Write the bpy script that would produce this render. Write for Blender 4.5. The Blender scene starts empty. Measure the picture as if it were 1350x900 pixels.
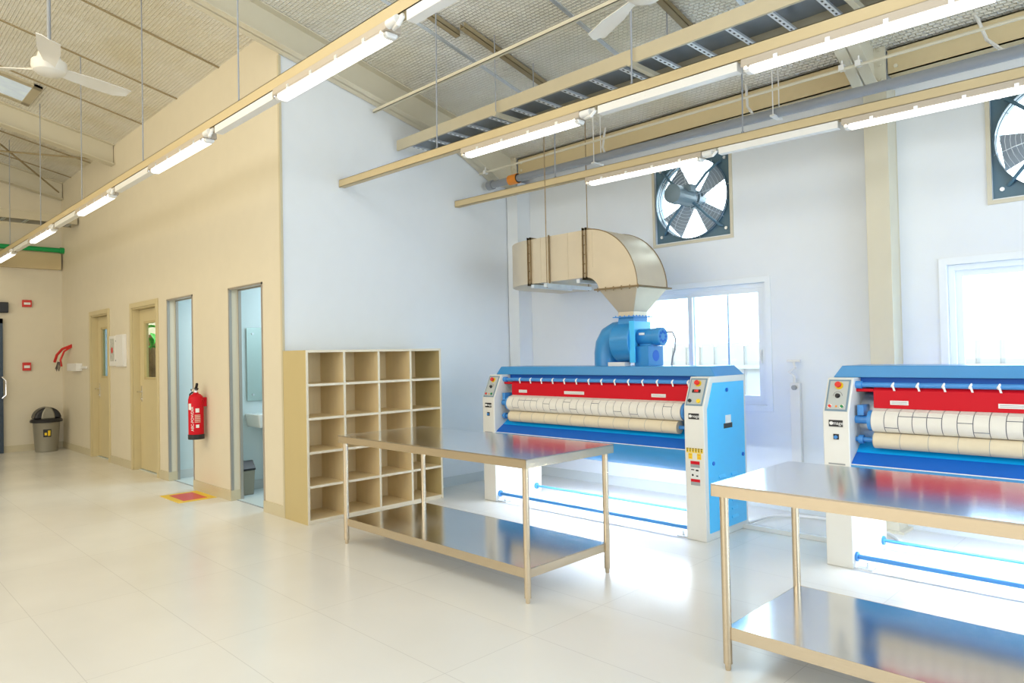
import bpy, bmesh, math, random
from mathutils import Vector, Matrix
random.seed(7)
PI = math.pi
scene = bpy.context.scene
C = scene.collection

# ------------------------------------------------------------------ camera
cam_d = bpy.data.cameras.new('camera'); cam = bpy.data.objects.new('camera', cam_d); C.objects.link(cam)
cam_d.sensor_width = 36.0
cam_d.lens = 922.0 / 1350.0 * 36.0
cam_d.clip_start = 0.05; cam_d.clip_end = 200
Rw = ((0.70569856, -0.02687644, -0.70800226),
      (0.70821267, -0.00229552, 0.70599543),
      (-0.02059988, -0.99963613, 0.01741429))   # rows: world axes in (right, down, forward)
m = Matrix.Identity(4)
for i in range(3):
    m[i][0] = Rw[i][0]; m[i][1] = -Rw[i][1]; m[i][2] = -Rw[i][2]
m[0][3], m[1][3], m[2][3] = 0.0, 0.0, 1.5
cam.matrix_world = m
scene.camera = cam

# ------------------------------------------------------------------ world, lights, exposure
scene.view_settings.view_transform = 'Standard'
scene.view_settings.look = 'None'
scene.view_settings.gamma = 1.0
scene.view_settings.use_curve_mapping = False
scene.view_settings.exposure = -0.26
W = bpy.data.worlds.new('sky'); scene.world = W; W.use_nodes = True
bg = W.node_tree.nodes['Background']
bg.inputs[0].default_value = (0.74, 0.91, 1.0, 1); bg.inputs[1].default_value = 9.0

def area(name, loc, target, sx, sy, power, col):
    l = bpy.data.lights.new(name, 'AREA'); l.shape = 'RECTANGLE'; l.size = sx; l.size_y = sy
    l.energy = power; l.color = col
    o = bpy.data.objects.new(name, l); C.objects.link(o); o.location = loc
    o.rotation_euler = (Vector(target) - Vector(loc)).to_track_quat('-Z', 'Y').to_euler()
    return o
COOL = (0.70, 0.84, 1.0); WARM = (1.0, 0.84, 0.54)
area('light_open_gate', (3.4, 3.4, 1.9), (-6.0, 4.3, 1.0), 5.0, 3.4, 245, COOL)
area('light_overhead_fill', (-0.8, 0.5, 4.6), (-1.6, 3.2, 0.0), 5.0, 1.6, 85, (0.88, 0.94, 1.0))  # added general fill, standing for tube rows out of view
area('light_hall_fill', (-7.5, -1.6, 4.6), (-8.5, 1.5, 0.0), 9.0, 2.5, 165, WARM)  # added warm fill for the left half, standing for unseen lamps
area('light_south_fill', (-3.5, -9.2, 2.3), (-4.0, 2.0, 2.2), 14.0, 3.4, 440, (1.0, 0.96, 0.88))  # added fill for walls and ceiling; the south wall has no windows
area('light_roof_fill', (-2.5, -2.2, 2.6), (-4.0, 4.0, 4.5), 8.0, 1.0, 62, (0.90, 0.95, 1.0))  # added uplight to brighten the roof foil; no opening behind it
area('light_washroom', (-7.05, 4.4, 2.45), (-7.1, 4.2, 0), 0.8, 1.2, 26, (0.80, 0.93, 1.0))
area('light_shower_room', (-8.6, 4.4, 2.45), (-8.7, 4.2, 0), 0.8, 1.2, 26, (0.80, 0.93, 1.0))
area('light_courtyard', (-10.7, 4.2, 2.8), (-10.9, 3.9, 0), 1.2, 1.2, 50, (1.0, 1.0, 0.95))
area('light_office', (-13.2, 4.4, 2.45), (-13.2, 4.2, 0), 0.8, 1.2, 25, (0.85, 0.93, 1.0))

# ------------------------------------------------------------------ materials
MATS = {}
def pm(name, col, rough=0.5, metal=0.0, noise=0.0, nscale=6.0, bump=0.0, bscale=60.0, coat=0.0, emit=0.0, ecol=None, stretch=None, trans=0.0):
    mt = bpy.data.materials.new(name); mt.use_nodes = True
    nt = mt.node_tree; b = nt.nodes['Principled BSDF']
    b.inputs['Base Color'].default_value = (*col, 1); b.inputs['Roughness'].default_value = rough
    b.inputs['Metallic'].default_value = metal
    if coat: b.inputs['Coat Weight'].default_value = coat; b.inputs['Coat Roughness'].default_value = 0.08
    if trans: b.inputs['Transmission Weight'].default_value = trans; b.inputs['IOR'].default_value = 1.1
    if emit:
        b.inputs['Emission Color'].default_value = (*(ecol or col), 1); b.inputs['Emission Strength'].default_value = emit
    tc = nt.nodes.new('ShaderNodeTexCoord'); vec = tc.outputs['Object']
    if stretch:
        mp = nt.nodes.new('ShaderNodeMapping'); mp.inputs['Scale'].default_value = stretch
        nt.links.new(vec, mp.inputs['Vector']); vec = mp.outputs['Vector']
    if noise:
        n = nt.nodes.new('ShaderNodeTexNoise'); n.inputs['Scale'].default_value = nscale; n.inputs['Detail'].default_value = 4
        nt.links.new(vec, n.inputs['Vector'])
        mx = nt.nodes.new('ShaderNodeMix'); mx.data_type = 'RGBA'; mx.inputs['Factor'].default_value = 1
        mx.inputs['A'].default_value = (*[c * (1 - noise) for c in col], 1)
        mx.inputs['B'].default_value = (*[min(1, c * (1 + noise)) for c in col], 1)
        nt.links.new(n.outputs['Fac'], mx.inputs['Factor']); nt.links.new(mx.outputs['Result'], b.inputs['Base Color'])
    if bump:
        n = nt.nodes.new('ShaderNodeTexNoise'); n.inputs['Scale'].default_value = bscale; n.inputs['Detail'].default_value = 3
        nt.links.new(vec, n.inputs['Vector'])
        bp = nt.nodes.new('ShaderNodeBump'); bp.inputs['Strength'].default_value = bump; bp.inputs['Distance'].default_value = 0.01
        nt.links.new(n.outputs['Fac'], bp.inputs['Height']); nt.links.new(bp.outputs['Normal'], b.inputs['Normal'])
    MATS[name] = mt
    return mt

M = MATS
pm('cream_paint', (0.74, 0.67, 0.52), 0.55, noise=0.03, bump=0.03)
pm('white_paint', (0.80, 0.835, 0.86), 0.5, noise=0.02, bump=0.03)
pm('tiled_room', (0.66, 0.76, 0.78), 0.3, noise=0.02)
pm('skirting', (0.60, 0.53, 0.36), 0.4, noise=0.04)
pm('skirting_pale', (0.62, 0.66, 0.66), 0.4, noise=0.04)
pm('steel_cream', (0.60, 0.48, 0.27), 0.45, noise=0.05, nscale=3)
pm('steel_pale', (0.66, 0.61, 0.47), 0.45, noise=0.05, nscale=3)
pm('tray_paint', (0.56, 0.50, 0.36), 0.4, metal=0.3, noise=0.06)
pm('galvanised', (0.72, 0.76, 0.80), 0.35, metal=0.7, noise=0.12, nscale=20)
pm('dark_sheet', (0.17, 0.20, 0.23), 0.35, metal=0.5, noise=0.5, nscale=3)
pm('duct_sheet', (0.66, 0.58, 0.45), 0.46, metal=0.6, noise=0.08, nscale=5, bump=0.15, bscale=5)
pm('duct_seam', (0.30, 0.22, 0.12), 0.5, metal=0.6, noise=0.3, nscale=30)
pm('door_paint', (0.64, 0.54, 0.31), 0.38, noise=0.04)
pm('alu_frame', (0.46, 0.42, 0.38), 0.3, metal=0.6, noise=0.05)
pm('chrome', (0.8, 0.8, 0.82), 0.15, metal=1.0)
pm('stainless', (0.70, 0.71, 0.72), 0.13, metal=1.0, noise=0.04, nscale=4, bump=0.05, bscale=3)
pm('stainless_warm', (0.66, 0.55, 0.40), 0.24, metal=0.9, noise=0.08, nscale=8, bump=0.05, bscale=40, stretch=(1, 1, 20))  # stainless with a warm reflection put into its colour
pm('beige_board', (0.56, 0.45, 0.22), 0.5, noise=0.05, nscale=3)
pm('board_inside', (0.84, 0.67, 0.39), 0.5, noise=0.08, nscale=3, stretch=(6, 6, 1))
pm('board_edge', (0.78, 0.70, 0.54), 0.45, noise=0.03)
pm('machine_white', (0.78, 0.77, 0.72), 0.35, noise=0.02, coat=0.2)
pm('machine_blue', (0.035, 0.27, 0.60), 0.32, noise=0.04, coat=0.2)
pm('panel_blue', (0.07, 0.56, 0.98), 0.32, noise=0.03, coat=0.2)
pm('deep_blue', (0.001, 0.13, 0.60), 0.55, noise=0.05)
pm('rod_blue', (0.06, 0.28, 0.68), 0.3, noise=0.03)
pm('trough_lit_blue', (0.005, 0.44, 1.0), 0.3, noise=0.03)  # lit copy of the trough blue, its glow put into the colour
pm('guard_red', (0.62, 0.004, 0.016), 0.5, noise=0.03)
MATS['guard_red'].node_tree.nodes['Principled BSDF'].inputs['Specular IOR Level'].default_value = 0.25
pm('belt_cloth', (0.82, 0.78, 0.70), 0.85, noise=0.04, nscale=20, bump=0.1, bscale=300)
pm('roller_cloth', (0.76, 0.66, 0.48), 0.85, noise=0.05, nscale=20, bump=0.1, bscale=300)
pm('seam_dark', (0.12, 0.12, 0.15), 0.7, noise=0.1)
pm('tape_white', (0.9, 0.9, 0.9), 0.6, noise=0.02)
pm('label_white', (0.85, 0.85, 0.83), 0.5, noise=0.02)
pm('label_grey', (0.35, 0.36, 0.36), 0.5, noise=0.1)
pm('control_grey', (0.52, 0.55, 0.53), 0.4, noise=0.03)
pm('control_border', (0.20, 0.30, 0.38), 0.4, noise=0.05)
pm('black_plastic', (0.015, 0.015, 0.018), 0.35, noise=0.1)
pm('red_plastic', (0.75, 0.03, 0.02), 0.3, noise=0.05)
pm('yellow_plastic', (0.90, 0.62, 0.02), 0.4, noise=0.05)
pm('orange_plastic', (0.85, 0.28, 0.02), 0.4, noise=0.05)
pm('green_plastic', (0.01, 0.25, 0.08), 0.35, noise=0.05)
pm('display_red', (0.7, 0.02, 0.02), 0.4, emit=1.2, ecol=(1, 0.05, 0.03))
pm('green_pipe', (0.0, 0.33, 0.08), 0.35, noise=0.05)
pm('grey_pvc', (0.30, 0.32, 0.35), 0.4, noise=0.06)
pm('white_plastic', (0.82, 0.81, 0.78), 0.4, noise=0.02)
pm('fan_white', (0.76, 0.73, 0.66), 0.4, noise=0.02)
pm('fan_blue', (0.085, 0.17, 0.23), 0.4, noise=0.06)
pm('fan_blade', (0.30, 0.33, 0.36), 0.4, noise=0.05)
pm('motor_grey', (0.16, 0.22, 0.25), 0.4, noise=0.1)
pm('window_pvc', (0.84, 0.88, 0.90), 0.35, noise=0.01)
pm('bin_grey', (0.30, 0.28, 0.22), 0.38, metal=0.3, noise=0.05)
pm('dark_glass_door', (0.03, 0.05, 0.08), 0.2, noise=0.1)
pm('mirror', (0.62, 0.70, 0.66), 0.03, metal=1.0)
pm('ceramic', (0.80, 0.82, 0.80), 0.15, noise=0.01)
pm('leaf', (0.08, 0.50, 0.06), 0.45, noise=0.3, nscale=8)
pm('bark', (0.30, 0.19, 0.10), 0.8, noise=0.4, nscale=12, bump=0.5, bscale=20)
pm('fence_metal', (0.42, 0.36, 0.31), 0.6, noise=0.08, nscale=2)
pm('concrete', (0.55, 0.54, 0.50), 0.8, noise=0.1)
pm('hose_red', (0.65, 0.03, 0.02), 0.4, noise=0.05)
pm('copper_wire', (0.10, 0.08, 0.07), 0.4, noise=0.1)
pm('lamp_glow', (1.0, 0.98, 0.94), 0.4, emit=3.2, ecol=(1.0, 0.97, 0.90))
pm('lamp_housing', (0.52, 0.45, 0.36), 0.45, noise=0.03)
pm('brown_channel', (0.34, 0.27, 0.15), 0.5, noise=0.15)
pm('poster_face', (0.55, 0.55, 0.50), 0.5, noise=0.5, nscale=25)
pm('under_glow', (1, 1, 1), 0.4, emit=105.0, ecol=(0.86, 0.94, 1.0))  # emission of the strips added under the ironers
pm('skylight_glow', (0.5, 0.6, 0.66), 0.4, emit=0.35, ecol=(0.75, 0.85, 0.95), noise=0.35, nscale=6)

def glass(name, tint=(0.9, 0.96, 1.0), mix=0.12):
    mt = bpy.data.materials.new(name); mt.use_nodes = True; nt = mt.node_tree
    nt.nodes.remove(nt.nodes['Principled BSDF'])
    t = nt.nodes.new('ShaderNodeBsdfTransparent'); t.inputs[0].default_value = (*tint, 1)
    g = nt.nodes.new('ShaderNodeBsdfGlossy'); g.inputs['Roughness'].default_value = 0.02
    mx = nt.nodes.new('ShaderNodeMixShader')
    mx.inputs[0].default_value = 0.05
    nt.links.new(t.outputs[0], mx.inputs[1]); nt.links.new(g.outputs[0], mx.inputs[2])
    nt.links.new(mx.outputs[0], nt.nodes['Material Output'].inputs['Surface'])
    MATS[name] = mt
glass('glass'); glass('door_glass', (0.85, 0.93, 0.95))

def floor_mat():
    mt = bpy.data.materials.new('floor_tiles'); mt.use_nodes = True; nt = mt.node_tree; b = nt.nodes['Principled BSDF']
    L = nt.links.new; tc = nt.nodes.new('ShaderNodeTexCoord')
    mp = nt.nodes.new('ShaderNodeMapping'); mp.inputs['Location'].default_value = (0.20, 0.30, 0)
    L(tc.outputs['Object'], mp.inputs['Vector'])
    br = nt.nodes.new('ShaderNodeTexBrick'); br.offset = 0.0; br.inputs['Scale'].default_value = 1.0
    br.inputs['Brick Width'].default_value = 1.2; br.inputs['Row Height'].default_value = 0.6
    br.inputs['Mortar Size'].default_value = 0.0022; br.inputs['Mortar Smooth'].default_value = 0.3
    br.inputs['Color1'].default_value = (0.85, 0.83, 0.78, 1); br.inputs['Color2'].default_value = (0.86, 0.845, 0.795, 1)
    br.inputs['Mortar'].default_value = (0.70, 0.68, 0.64, 1)
    L(mp.outputs['Vector'], br.inputs['Vector'])
    n = nt.nodes.new('ShaderNodeTexNoise'); n.inputs['Scale'].default_value = 1.3; n.inputs['Detail'].default_value = 5
    L(tc.outputs['Object'], n.inputs['Vector'])
    mx = nt.nodes.new('ShaderNodeMix'); mx.data_type = 'RGBA'; mx.blend_type = 'MULTIPLY'; mx.inputs['Factor'].default_value = 0.12
    L(br.outputs['Color'], mx.inputs['A']); L(n.outputs['Fac'], mx.inputs['B']); L(mx.outputs['Result'], b.inputs['Base Color'])
    mr = nt.nodes.new('ShaderNodeMapRange'); mr.inputs['To Min'].default_value = 0.16; mr.inputs['To Max'].default_value = 0.30
    L(n.outputs['Fac'], mr.inputs['Value']); L(mr.outputs['Result'], b.inputs['Roughness'])
    b.inputs['Specular IOR Level'].default_value = 0.55
    MATS['floor_tiles'] = mt
floor_mat()

def foil_mat():
    mt = bpy.data.materials.new('roof_foil'); mt.use_nodes = True; nt = mt.node_tree; b = nt.nodes['Principled BSDF']
    L = nt.links.new; tc = nt.nodes.new('ShaderNodeTexCoord')
    b.inputs['Metallic'].default_value = 0.35; b.inputs['Roughness'].default_value = 0.40
    n = nt.nodes.new('ShaderNodeTexNoise'); n.inputs['Scale'].default_value = 0.9; n.inputs['Detail'].default_value = 3
    L(tc.outputs['Object'], n.inputs['Vector'])
    cr = nt.nodes.new('ShaderNodeValToRGB')
    cr.color_ramp.elements[0].position = 0.3; cr.color_ramp.elements[0].color = (0.80, 0.75, 0.60, 1)
    cr.color_ramp.elements[1].position = 0.7; cr.color_ramp.elements[1].color = (0.93, 0.93, 0.91, 1)
    L(n.outputs['Fac'], cr.inputs[0]); L(cr.outputs[0], b.inputs['Base Color'])
    br = nt.nodes.new('ShaderNodeTexBrick'); br.inputs['Scale'].default_value = 1.0
    br.inputs['Brick Width'].default_value = 0.05; br.inputs['Row Height'].default_value = 0.032; br.inputs['Mortar Size'].default_value = 0.008
    br.inputs['Mortar Smooth'].default_value = 1.0
    L(tc.outputs['Object'], br.inputs['Vector'])
    w = nt.nodes.new('ShaderNodeTexNoise'); w.inputs['Scale'].default_value = 2.2; w.inputs['Detail'].default_value = 2
    L(tc.outputs['Object'], w.inputs['Vector'])
    b1 = nt.nodes.new('ShaderNodeBump'); b1.inputs['Strength'].default_value = 0.5; b1.inputs['Distance'].default_value = 0.15
    L(w.outputs['Fac'], b1.inputs['Height'])
    b2 = nt.nodes.new('ShaderNodeBump'); b2.inputs['Strength'].default_value = 0.8; b2.inputs['Distance'].default_value = 0.012
    L(br.outputs['Fac'], b2.inputs['Height']); L(b1.outputs['Normal'], b2.inputs['Normal']); L(b2.outputs['Normal'], b.inputs['Normal'])
    MATS['roof_foil'] = mt
foil_mat()

# ------------------------------------------------------------------ mesh helpers
def bm_(): return bmesh.new()
def quadbox(bm, c, mi=0):
    vs = [bm.verts.new(p) for p in c]
    for f in ((0, 3, 2, 1), (4, 5, 6, 7), (0, 1, 5, 4), (1, 2, 6, 5), (2, 3, 7, 6), (3, 0, 4, 7)):
        bm.faces.new([vs[i] for i in f]).material_index = mi
def box(bm, x0, x1, y0, y1, z0, z1, mi=0):
    if x0 > x1: x0, x1 = x1, x0
    if y0 > y1: y0, y1 = y1, y0
    if z0 > z1: z0, z1 = z1, z0
    quadbox(bm, [(x0, y0, z0), (x1, y0, z0), (x1, y1, z0), (x0, y1, z0), (x0, y0, z1), (x1, y0, z1), (x1, y1, z1), (x0, y1, z1)], mi)
    return bm
def frustum(bm, a, za, b, zb, mi=0):
    """a,b = (x0,x1,y0,y1) rectangles at za<zb"""
    quadbox(bm, [(a[0], a[2], za), (a[1], a[2], za), (a[1], a[3], za), (a[0], a[3], za),
                 (b[0], b[2], zb), (b[1], b[2], zb), (b[1], b[3], zb), (b[0], b[3], zb)], mi)
    return bm
def basis(d):
    d = Vector(d).normalized(); u = d.orthogonal().normalized(); 
    if abs(d.z) < 0.9: u = d.cross(Vector((0, 0, 1))).normalized()
    else: u = Vector((1, 0, 0)); u = (u - d * u.dot(d)).normalized()
    return d, u, d.cross(u)
def cyl(bm, p0, p1, r0, r1=None, seg=20, mi=0, cap=True, cmi=None):
    r1 = r0 if r1 is None else r1
    p0, p1 = Vector(p0), Vector(p1); d, u, v = basis(p1 - p0)
    A = []; B = []
    for i in range(seg):
        a = 2 * PI * i / seg; w = u * math.cos(a) + v * math.sin(a)
        A.append(bm.verts.new(p0 + w * r0)); B.append(bm.verts.new(p1 + w * r1))
    for i in range(seg):
        j = (i + 1) % seg
        bm.faces.new([A[i], A[j], B[j], B[i]]).material_index = mi
    if cap:
        bm.faces.new(A[::-1]).material_index = mi if cmi is None else cmi
        bm.faces.new(B).material_index = mi if cmi is None else cmi
    return bm
def tube(bm, pts, r, seg=8, closed=False, mi=0):
    pts = [Vector(p) for p in pts]; n = len(pts); rings = []
    prev = None
    for i, p in enumerate(pts):
        if closed: t = pts[(i + 1) % n] - pts[i - 1]
        else: t = pts[min(i + 1, n - 1)] - pts[max(i - 1, 0)]
        t.normalize()
        if prev is None: _, u, _ = basis(t)
        else:
            u = prev - t * prev.dot(t)
            u = u.normalized() if u.length > 1e-6 else basis(t)[1]
        prev = u; v = t.cross(u)
        rings.append([bm.verts.new(p + (u * math.cos(2 * PI * k / seg) + v * math.sin(2 * PI * k / seg)) * r) for k in range(seg)])
    for i in range(n if closed else n - 1):
        a, b = rings[i], rings[(i + 1) % n]
        for k in range(seg):
            bm.faces.new([a[k], a[(k + 1) % seg], b[(k + 1) % seg], b[k]]).material_index = mi
    if not closed:
        bm.faces.new(rings[0][::-1]).material_index = mi; bm.faces.new(rings[-1]).material_index = mi
    return bm
def prism(bm, pts, axis, a0, a1, mi=0):
    """pts 2-D polygon in the two other axes (x->(y,z), y->(x,z), z->(x,y))"""
    def P(p, a):
        return {'x': (a, p[0], p[1]), 'y': (p[0], a, p[1]), 'z': (p[0], p[1], a)}[axis]
    A = [bm.verts.new(P(p, a0)) for p in pts]; B = [bm.verts.new(P(p, a1)) for p in pts]
    n = len(pts); fs = [bm.faces.new(A), bm.faces.new(B[::-1])]
    for i in range(n): fs.append(bm.faces.new([A[i], B[i], B[(i + 1) % n], A[(i + 1) % n]]))
    for f in fs: f.material_index = mi
    return bm
def lathe(bm, prof, c=(0, 0, 0), seg=28, axis='z', mi=0):
    rings = []
    for r, h in prof:
        ring = []
        for k in range(seg):
            a = 2 * PI * k / seg; q = (r * math.cos(a), r * math.sin(a))
            p = {'z': (q[0], q[1], h), 'x': (h, q[0], q[1]), 'y': (q[0], h, q[1])}[axis]
            ring.append(bm.verts.new((p[0] + c[0], p[1] + c[1], p[2] + c[2])))
        rings.append(ring)
    for a, b in zip(rings, rings[1:]):
        for k in range(seg): bm.faces.new([a[k], a[(k + 1) % seg], b[(k + 1) % seg], b[k]]).material_index = mi
    bm.faces.new(rings[0][::-1]).material_index = mi; bm.faces.new(rings[-1]).material_index = mi
    return bm
def strip(bm, prof, axis, a0, a1, th=0.003, mi=0):
    """thin bent sheet: open 2-D polyline extruded, with thickness"""
    n = len(prof); off = []
    for i, p in enumerate(prof):
        a = Vector(prof[max(i - 1, 0)]); b = Vector(prof[min(i + 1, n - 1)]); t = (b - a).normalized()
        off.append((p[0] - t.y * th, p[1] + t.x * th))
    return prism(bm, list(prof) + off[::-1], axis, a0, a1, mi)

def obj(name, bm, mats, parent=None, loc=None, bevel=0.0, smooth=True, seg=2):
    bmesh.ops.recalc_face_normals(bm, faces=bm.faces)
    me = bpy.data.meshes.new(name); bm.to_mesh(me); bm.free()
    if isinstance(mats, str): mats = [mats]
    for x in mats: me.materials.append(M[x])
    if smooth:
        for p in me.polygons: p.use_smooth = True
        me.set_sharp_from_angle(angle=math.radians(32))
    o = bpy.data.objects.new(name, me); C.objects.link(o)
    if parent: o.parent = parent
    if loc: o.location = loc
    if bevel:
        b = o.modifiers.new('bevel', 'BEVEL'); b.width = bevel; b.segments = seg; b.limit_method = 'ANGLE'; b.angle_limit = math.radians(40)
    return o
def tag(o, label, cat, group=None):
    o['label'] = label; o['category'] = cat
    if group: o['group'] = group
    return o
def thing(name, label, cat, loc=(0, 0, 0), rz=0, group=None):
    o = bpy.data.objects.new(name, None); C.objects.link(o); o.empty_display_size = 0.1
    o.location = loc; o.rotation_euler = (0, 0, rz)
    return tag(o, label, cat, group)
def struct(name, bm, mats, bevel=0.0):
    o = obj(name, bm, mats, bevel=bevel); o['kind'] = 'structure'; return o
def struct_root(name, loc=(0, 0, 0)):
    o = bpy.data.objects.new(name, None); C.objects.link(o); o.location = loc; o['kind'] = 'structure'; return o
def copy_tree(o, parent=None):
    c = o.copy(); C.objects.link(c)
    if parent: c.parent = parent
    for ch in list(o.children): copy_tree(ch, c)
    return c
def text_obj(name, s, size, mat, parent, origin, xdir, updir, ext=0.0006):
    cu = bpy.data.curves.new(name, 'FONT'); cu.body = s; cu.size = size; cu.extrude = ext; cu.align_x = 'CENTER'; cu.align_y = 'CENTER'
    t = bpy.data.objects.new(name, cu); C.objects.link(t)
    dg = bpy.context.evaluated_depsgraph_get()
    me = bpy.data.meshes.new_from_object(t.evaluated_get(dg))
    bpy.data.objects.remove(t); bpy.data.curves.remove(cu)
    X = Vector(xdir).normalized(); U = Vector(updir).normalized(); N = X.cross(U)
    mm = Matrix(((X.x, U.x, N.x, origin[0]), (X.y, U.y, N.y, origin[1]), (X.z, U.z, N.z, origin[2]), (0, 0, 0, 1)))
    me.transform(mm); me.materials.clear(); me.materials.append(M[mat])
    o = bpy.data.objects.new(name, me); C.objects.link(o); o.parent = parent
    return o
def slab_holes(bm, plane, p0, p1, u0, u1, z0, z1, holes, mi=0):
    """wall slab; plane 'y' or 'x' between p0,p1; u along the other axis; holes (ua,ub,za,zb)"""
    us = sorted({u0, u1, *[h[0] for h in holes], *[h[1] for h in holes]}); us = [u for u in us if u0 <= u <= u1]
    zs = sorted({z0, z1, *[h[2] for h in holes], *[h[3] for h in holes]}); zs = [z for z in zs if z0 <= z <= z1]
    def solid(i, j):
        if i < 0 or j < 0 or i >= len(us) - 1 or j >= len(zs) - 1: return False
        cu, cz = (us[i] + us[i + 1]) / 2, (zs[j] + zs[j + 1]) / 2
        return not any(h[0] < cu < h[1] and h[2] < cz < h[3] for h in holes)
    vc = {}
    def V(u, z, p):
        k = (u, z, p)
        if k not in vc: vc[k] = bm.verts.new((u, p, z) if plane == 'y' else (p, u, z))
        return vc[k]
    for i in range(len(us) - 1):
        for j in range(len(zs) - 1):
            if not solid(i, j): continue
            a, b, c, d = us[i], us[i + 1], zs[j], zs[j + 1]
            for p in (p0, p1): bm.faces.new([V(a, c, p), V(b, c, p), V(b, d, p), V(a, d, p)]).material_index = mi
            for (q, e0, e1) in (((i - 1, j), (a, c), (a, d)), ((i + 1, j), (b, c), (b, d)), ((i, j - 1), (a, c), (b, c)), ((i, j + 1), (a, d), (b, d))):
                if not solid(*q):
                    bm.faces.new([V(*e0, p0), V(*e1, p0), V(*e1, p1), V(*e0, p1)]).material_index = mi
    return bm

# ------------------------------------------------------------------ room shell
YW = 6.36; YD = 3.13; XI = -6.20; XF = -14.5; XE = 5.2; YS = -9.5; RIDGE = -1.5
def roofz(y): return 4.69 - 0.228 * (y - 3.13) if y >= RIDGE else 4.69 - 0.228 * (RIDGE - 3.13) - 0.228 * (RIDGE - y)
OUT1 = (-7.40, -6.62); OUT2 = (-9.24, -8.42); DR3 = (-10.62, -9.62); DR4 = (-12.66, -11.72)
struct('floor', box(bm_(), XF - 0.2, XE + 0.2, YS - 0.2, YW + 0.2, -0.12, 0.0), 'floor_tiles')
# roof (two slopes)
b = bm_()
for ya, yb in ((RIDGE, YW + 0.25), (YS - 0.25, RIDGE)):
    sky = [(-10.92, -10.30, 1.25, 1.95)] if ya == RIDGE else []
    quadbox(b, [(XF - 0.2, ya, roofz(ya)), (XE + 0.2, ya, roofz(ya)), (XE + 0.2, yb, roofz(yb)), (XF - 0.2, yb, roofz(yb)),
                (XF - 0.2, ya, roofz(ya) + .08), (XE + 0.2, ya, roofz(ya) + .08), (XE + 0.2, yb, roofz(yb) + .08), (XF - 0.2, yb, roofz(yb) + .08)])
struct('ceiling', b, 'roof_foil')
# window wall with openings
WIN = [(-4.62, -2.98, 0.96, 2.13), (-1.48, 0.16, 0.96, 2.13), (1.7, 3.34, 0.96, 2.13)]
FAN = [(-4.17, -3.31, 2.63, 3.47), (-1.16, -0.30, 2.60, 3.44)]
b = slab_holes(bm_(), 'y', YW, YW + 0.2, XI - 0.2, XE + 0.2, 0, roofz(YW) + 0.02, WIN + FAN)
struct('wall_north', b, 'white_paint')
# partition wall beside the shelving
b = bm_(); prism(b, [(YD + .003, 0), (YW, 0), (YW, roofz(YW) + .02), (YD + .003, roofz(YD) + .02)], 'x', XI - 0.12, XI)
struct('wall_inner', b, 'white_paint')
b = slab_holes(bm_(), 'y', YD, YD + 0.12, XF, XI - 0.004, 0, roofz(YD) + 0.01,
               [(*OUT1, 0, 2.25), (*OUT2, 0, 2.26), (*DR3, 0, 2.25), (*DR4, 0, 2.25)])
struct('wall_northwest', b, 'cream_paint')
def gable(name, x0, x1, mat):
    b = bm_(); prism(b, [(YS, 0), (YW, 0), (YW, roofz(YW) + .02), (RIDGE, roofz(RIDGE) + .02), (YS, roofz(YS) + .02)], 'x', x0, x1)
    struct(name, b, mat)
gable('wall_west', XF - 0.15, XF, 'cream_paint'); gable('wall_east', XE, XE + 0.15, 'white_paint')
struct('wall_south', box(bm_(), XF, XE, YS - 0.15, YS, 0, roofz(YS) + .02), 'cream_paint')
struct('trim_1', box(bm_(), XI - 0.018, XI + 0.012, YD - 0.012, YD + 0.012, 0.0, 4.38), 'skirting')
# baseboards
BH = 0.11
b = bm_()
for a, c in ((XF, -12.72), (-11.66, -10.68), (-9.56, OUT2[0]), (OUT2[1], OUT1[0]), (OUT1[1], XI - 0.018)):
    box(b, a, c, YD - 0.012, YD + 0.001, 0, BH)
for x, s in ((OUT1[0], 1), (OUT1[1], -1), (OUT2[0], 1), (OUT2[1], -1)):
    box(b, x - 0.001 * s, x + 0.011 * s, YD - 0.012, YD + 0.12, 0, BH)
struct('baseboard_northwest', b, 'skirting')
struct('baseboard_west', box(bm_(), XF - .001, XF + 0.012, YS, YD, 0, BH), 'skirting')
struct('baseboard_inner', box(bm_(), XI - 0.001, XI + 0.012, YD, YW, 0, BH), 'skirting_pale')
struct('baseboard_north', box(bm_(), XI, XE, YW - 0.012, YW + .001, 0, BH), 'skirting_pale')

# rooms behind the doorways
def room(n, x0, x1, mat, zc=2.55):
    y0, y1 = YD + 0.12, 5.9
    b = bm_()
    box(b, x0 - .08, x0, y0, y1, 0, zc); box(b, x1, x1 + .08, y0, y1, 0, zc); box(b, x0 - .08, x1 + .08, y1, y1 + .08, 0, zc)
    box(b, x0 - .08, x1 + .08, y0, y1 + .08, zc, zc + .08)
    box(b, x0, x1, y0, y0 + 0.004, 2.27, zc)
    struct('wall_room_%d' % n, b, mat)
    b = bm_(); box(b, x0, x0 + .012, y0, y1, 0, BH); box(b, x0, x1, y1 - .012, y1, 0, BH)
    struct('baseboard_room_%d' % n, b, 'skirting_pale')
    struct('floor_room_%d' % n, box(bm_(), x0, x1, YD + .06, y1, 0.0005, 0.004), 'tiled_room')
room(1, -7.83, -6.42, 'tiled_room'); room(2, -9.33, -8.02, 'tiled_room')
room(3, -11.52, -9.55, 'cream_paint', 2.9); room(4, -14.4, -11.62, 'tiled_room')

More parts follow.
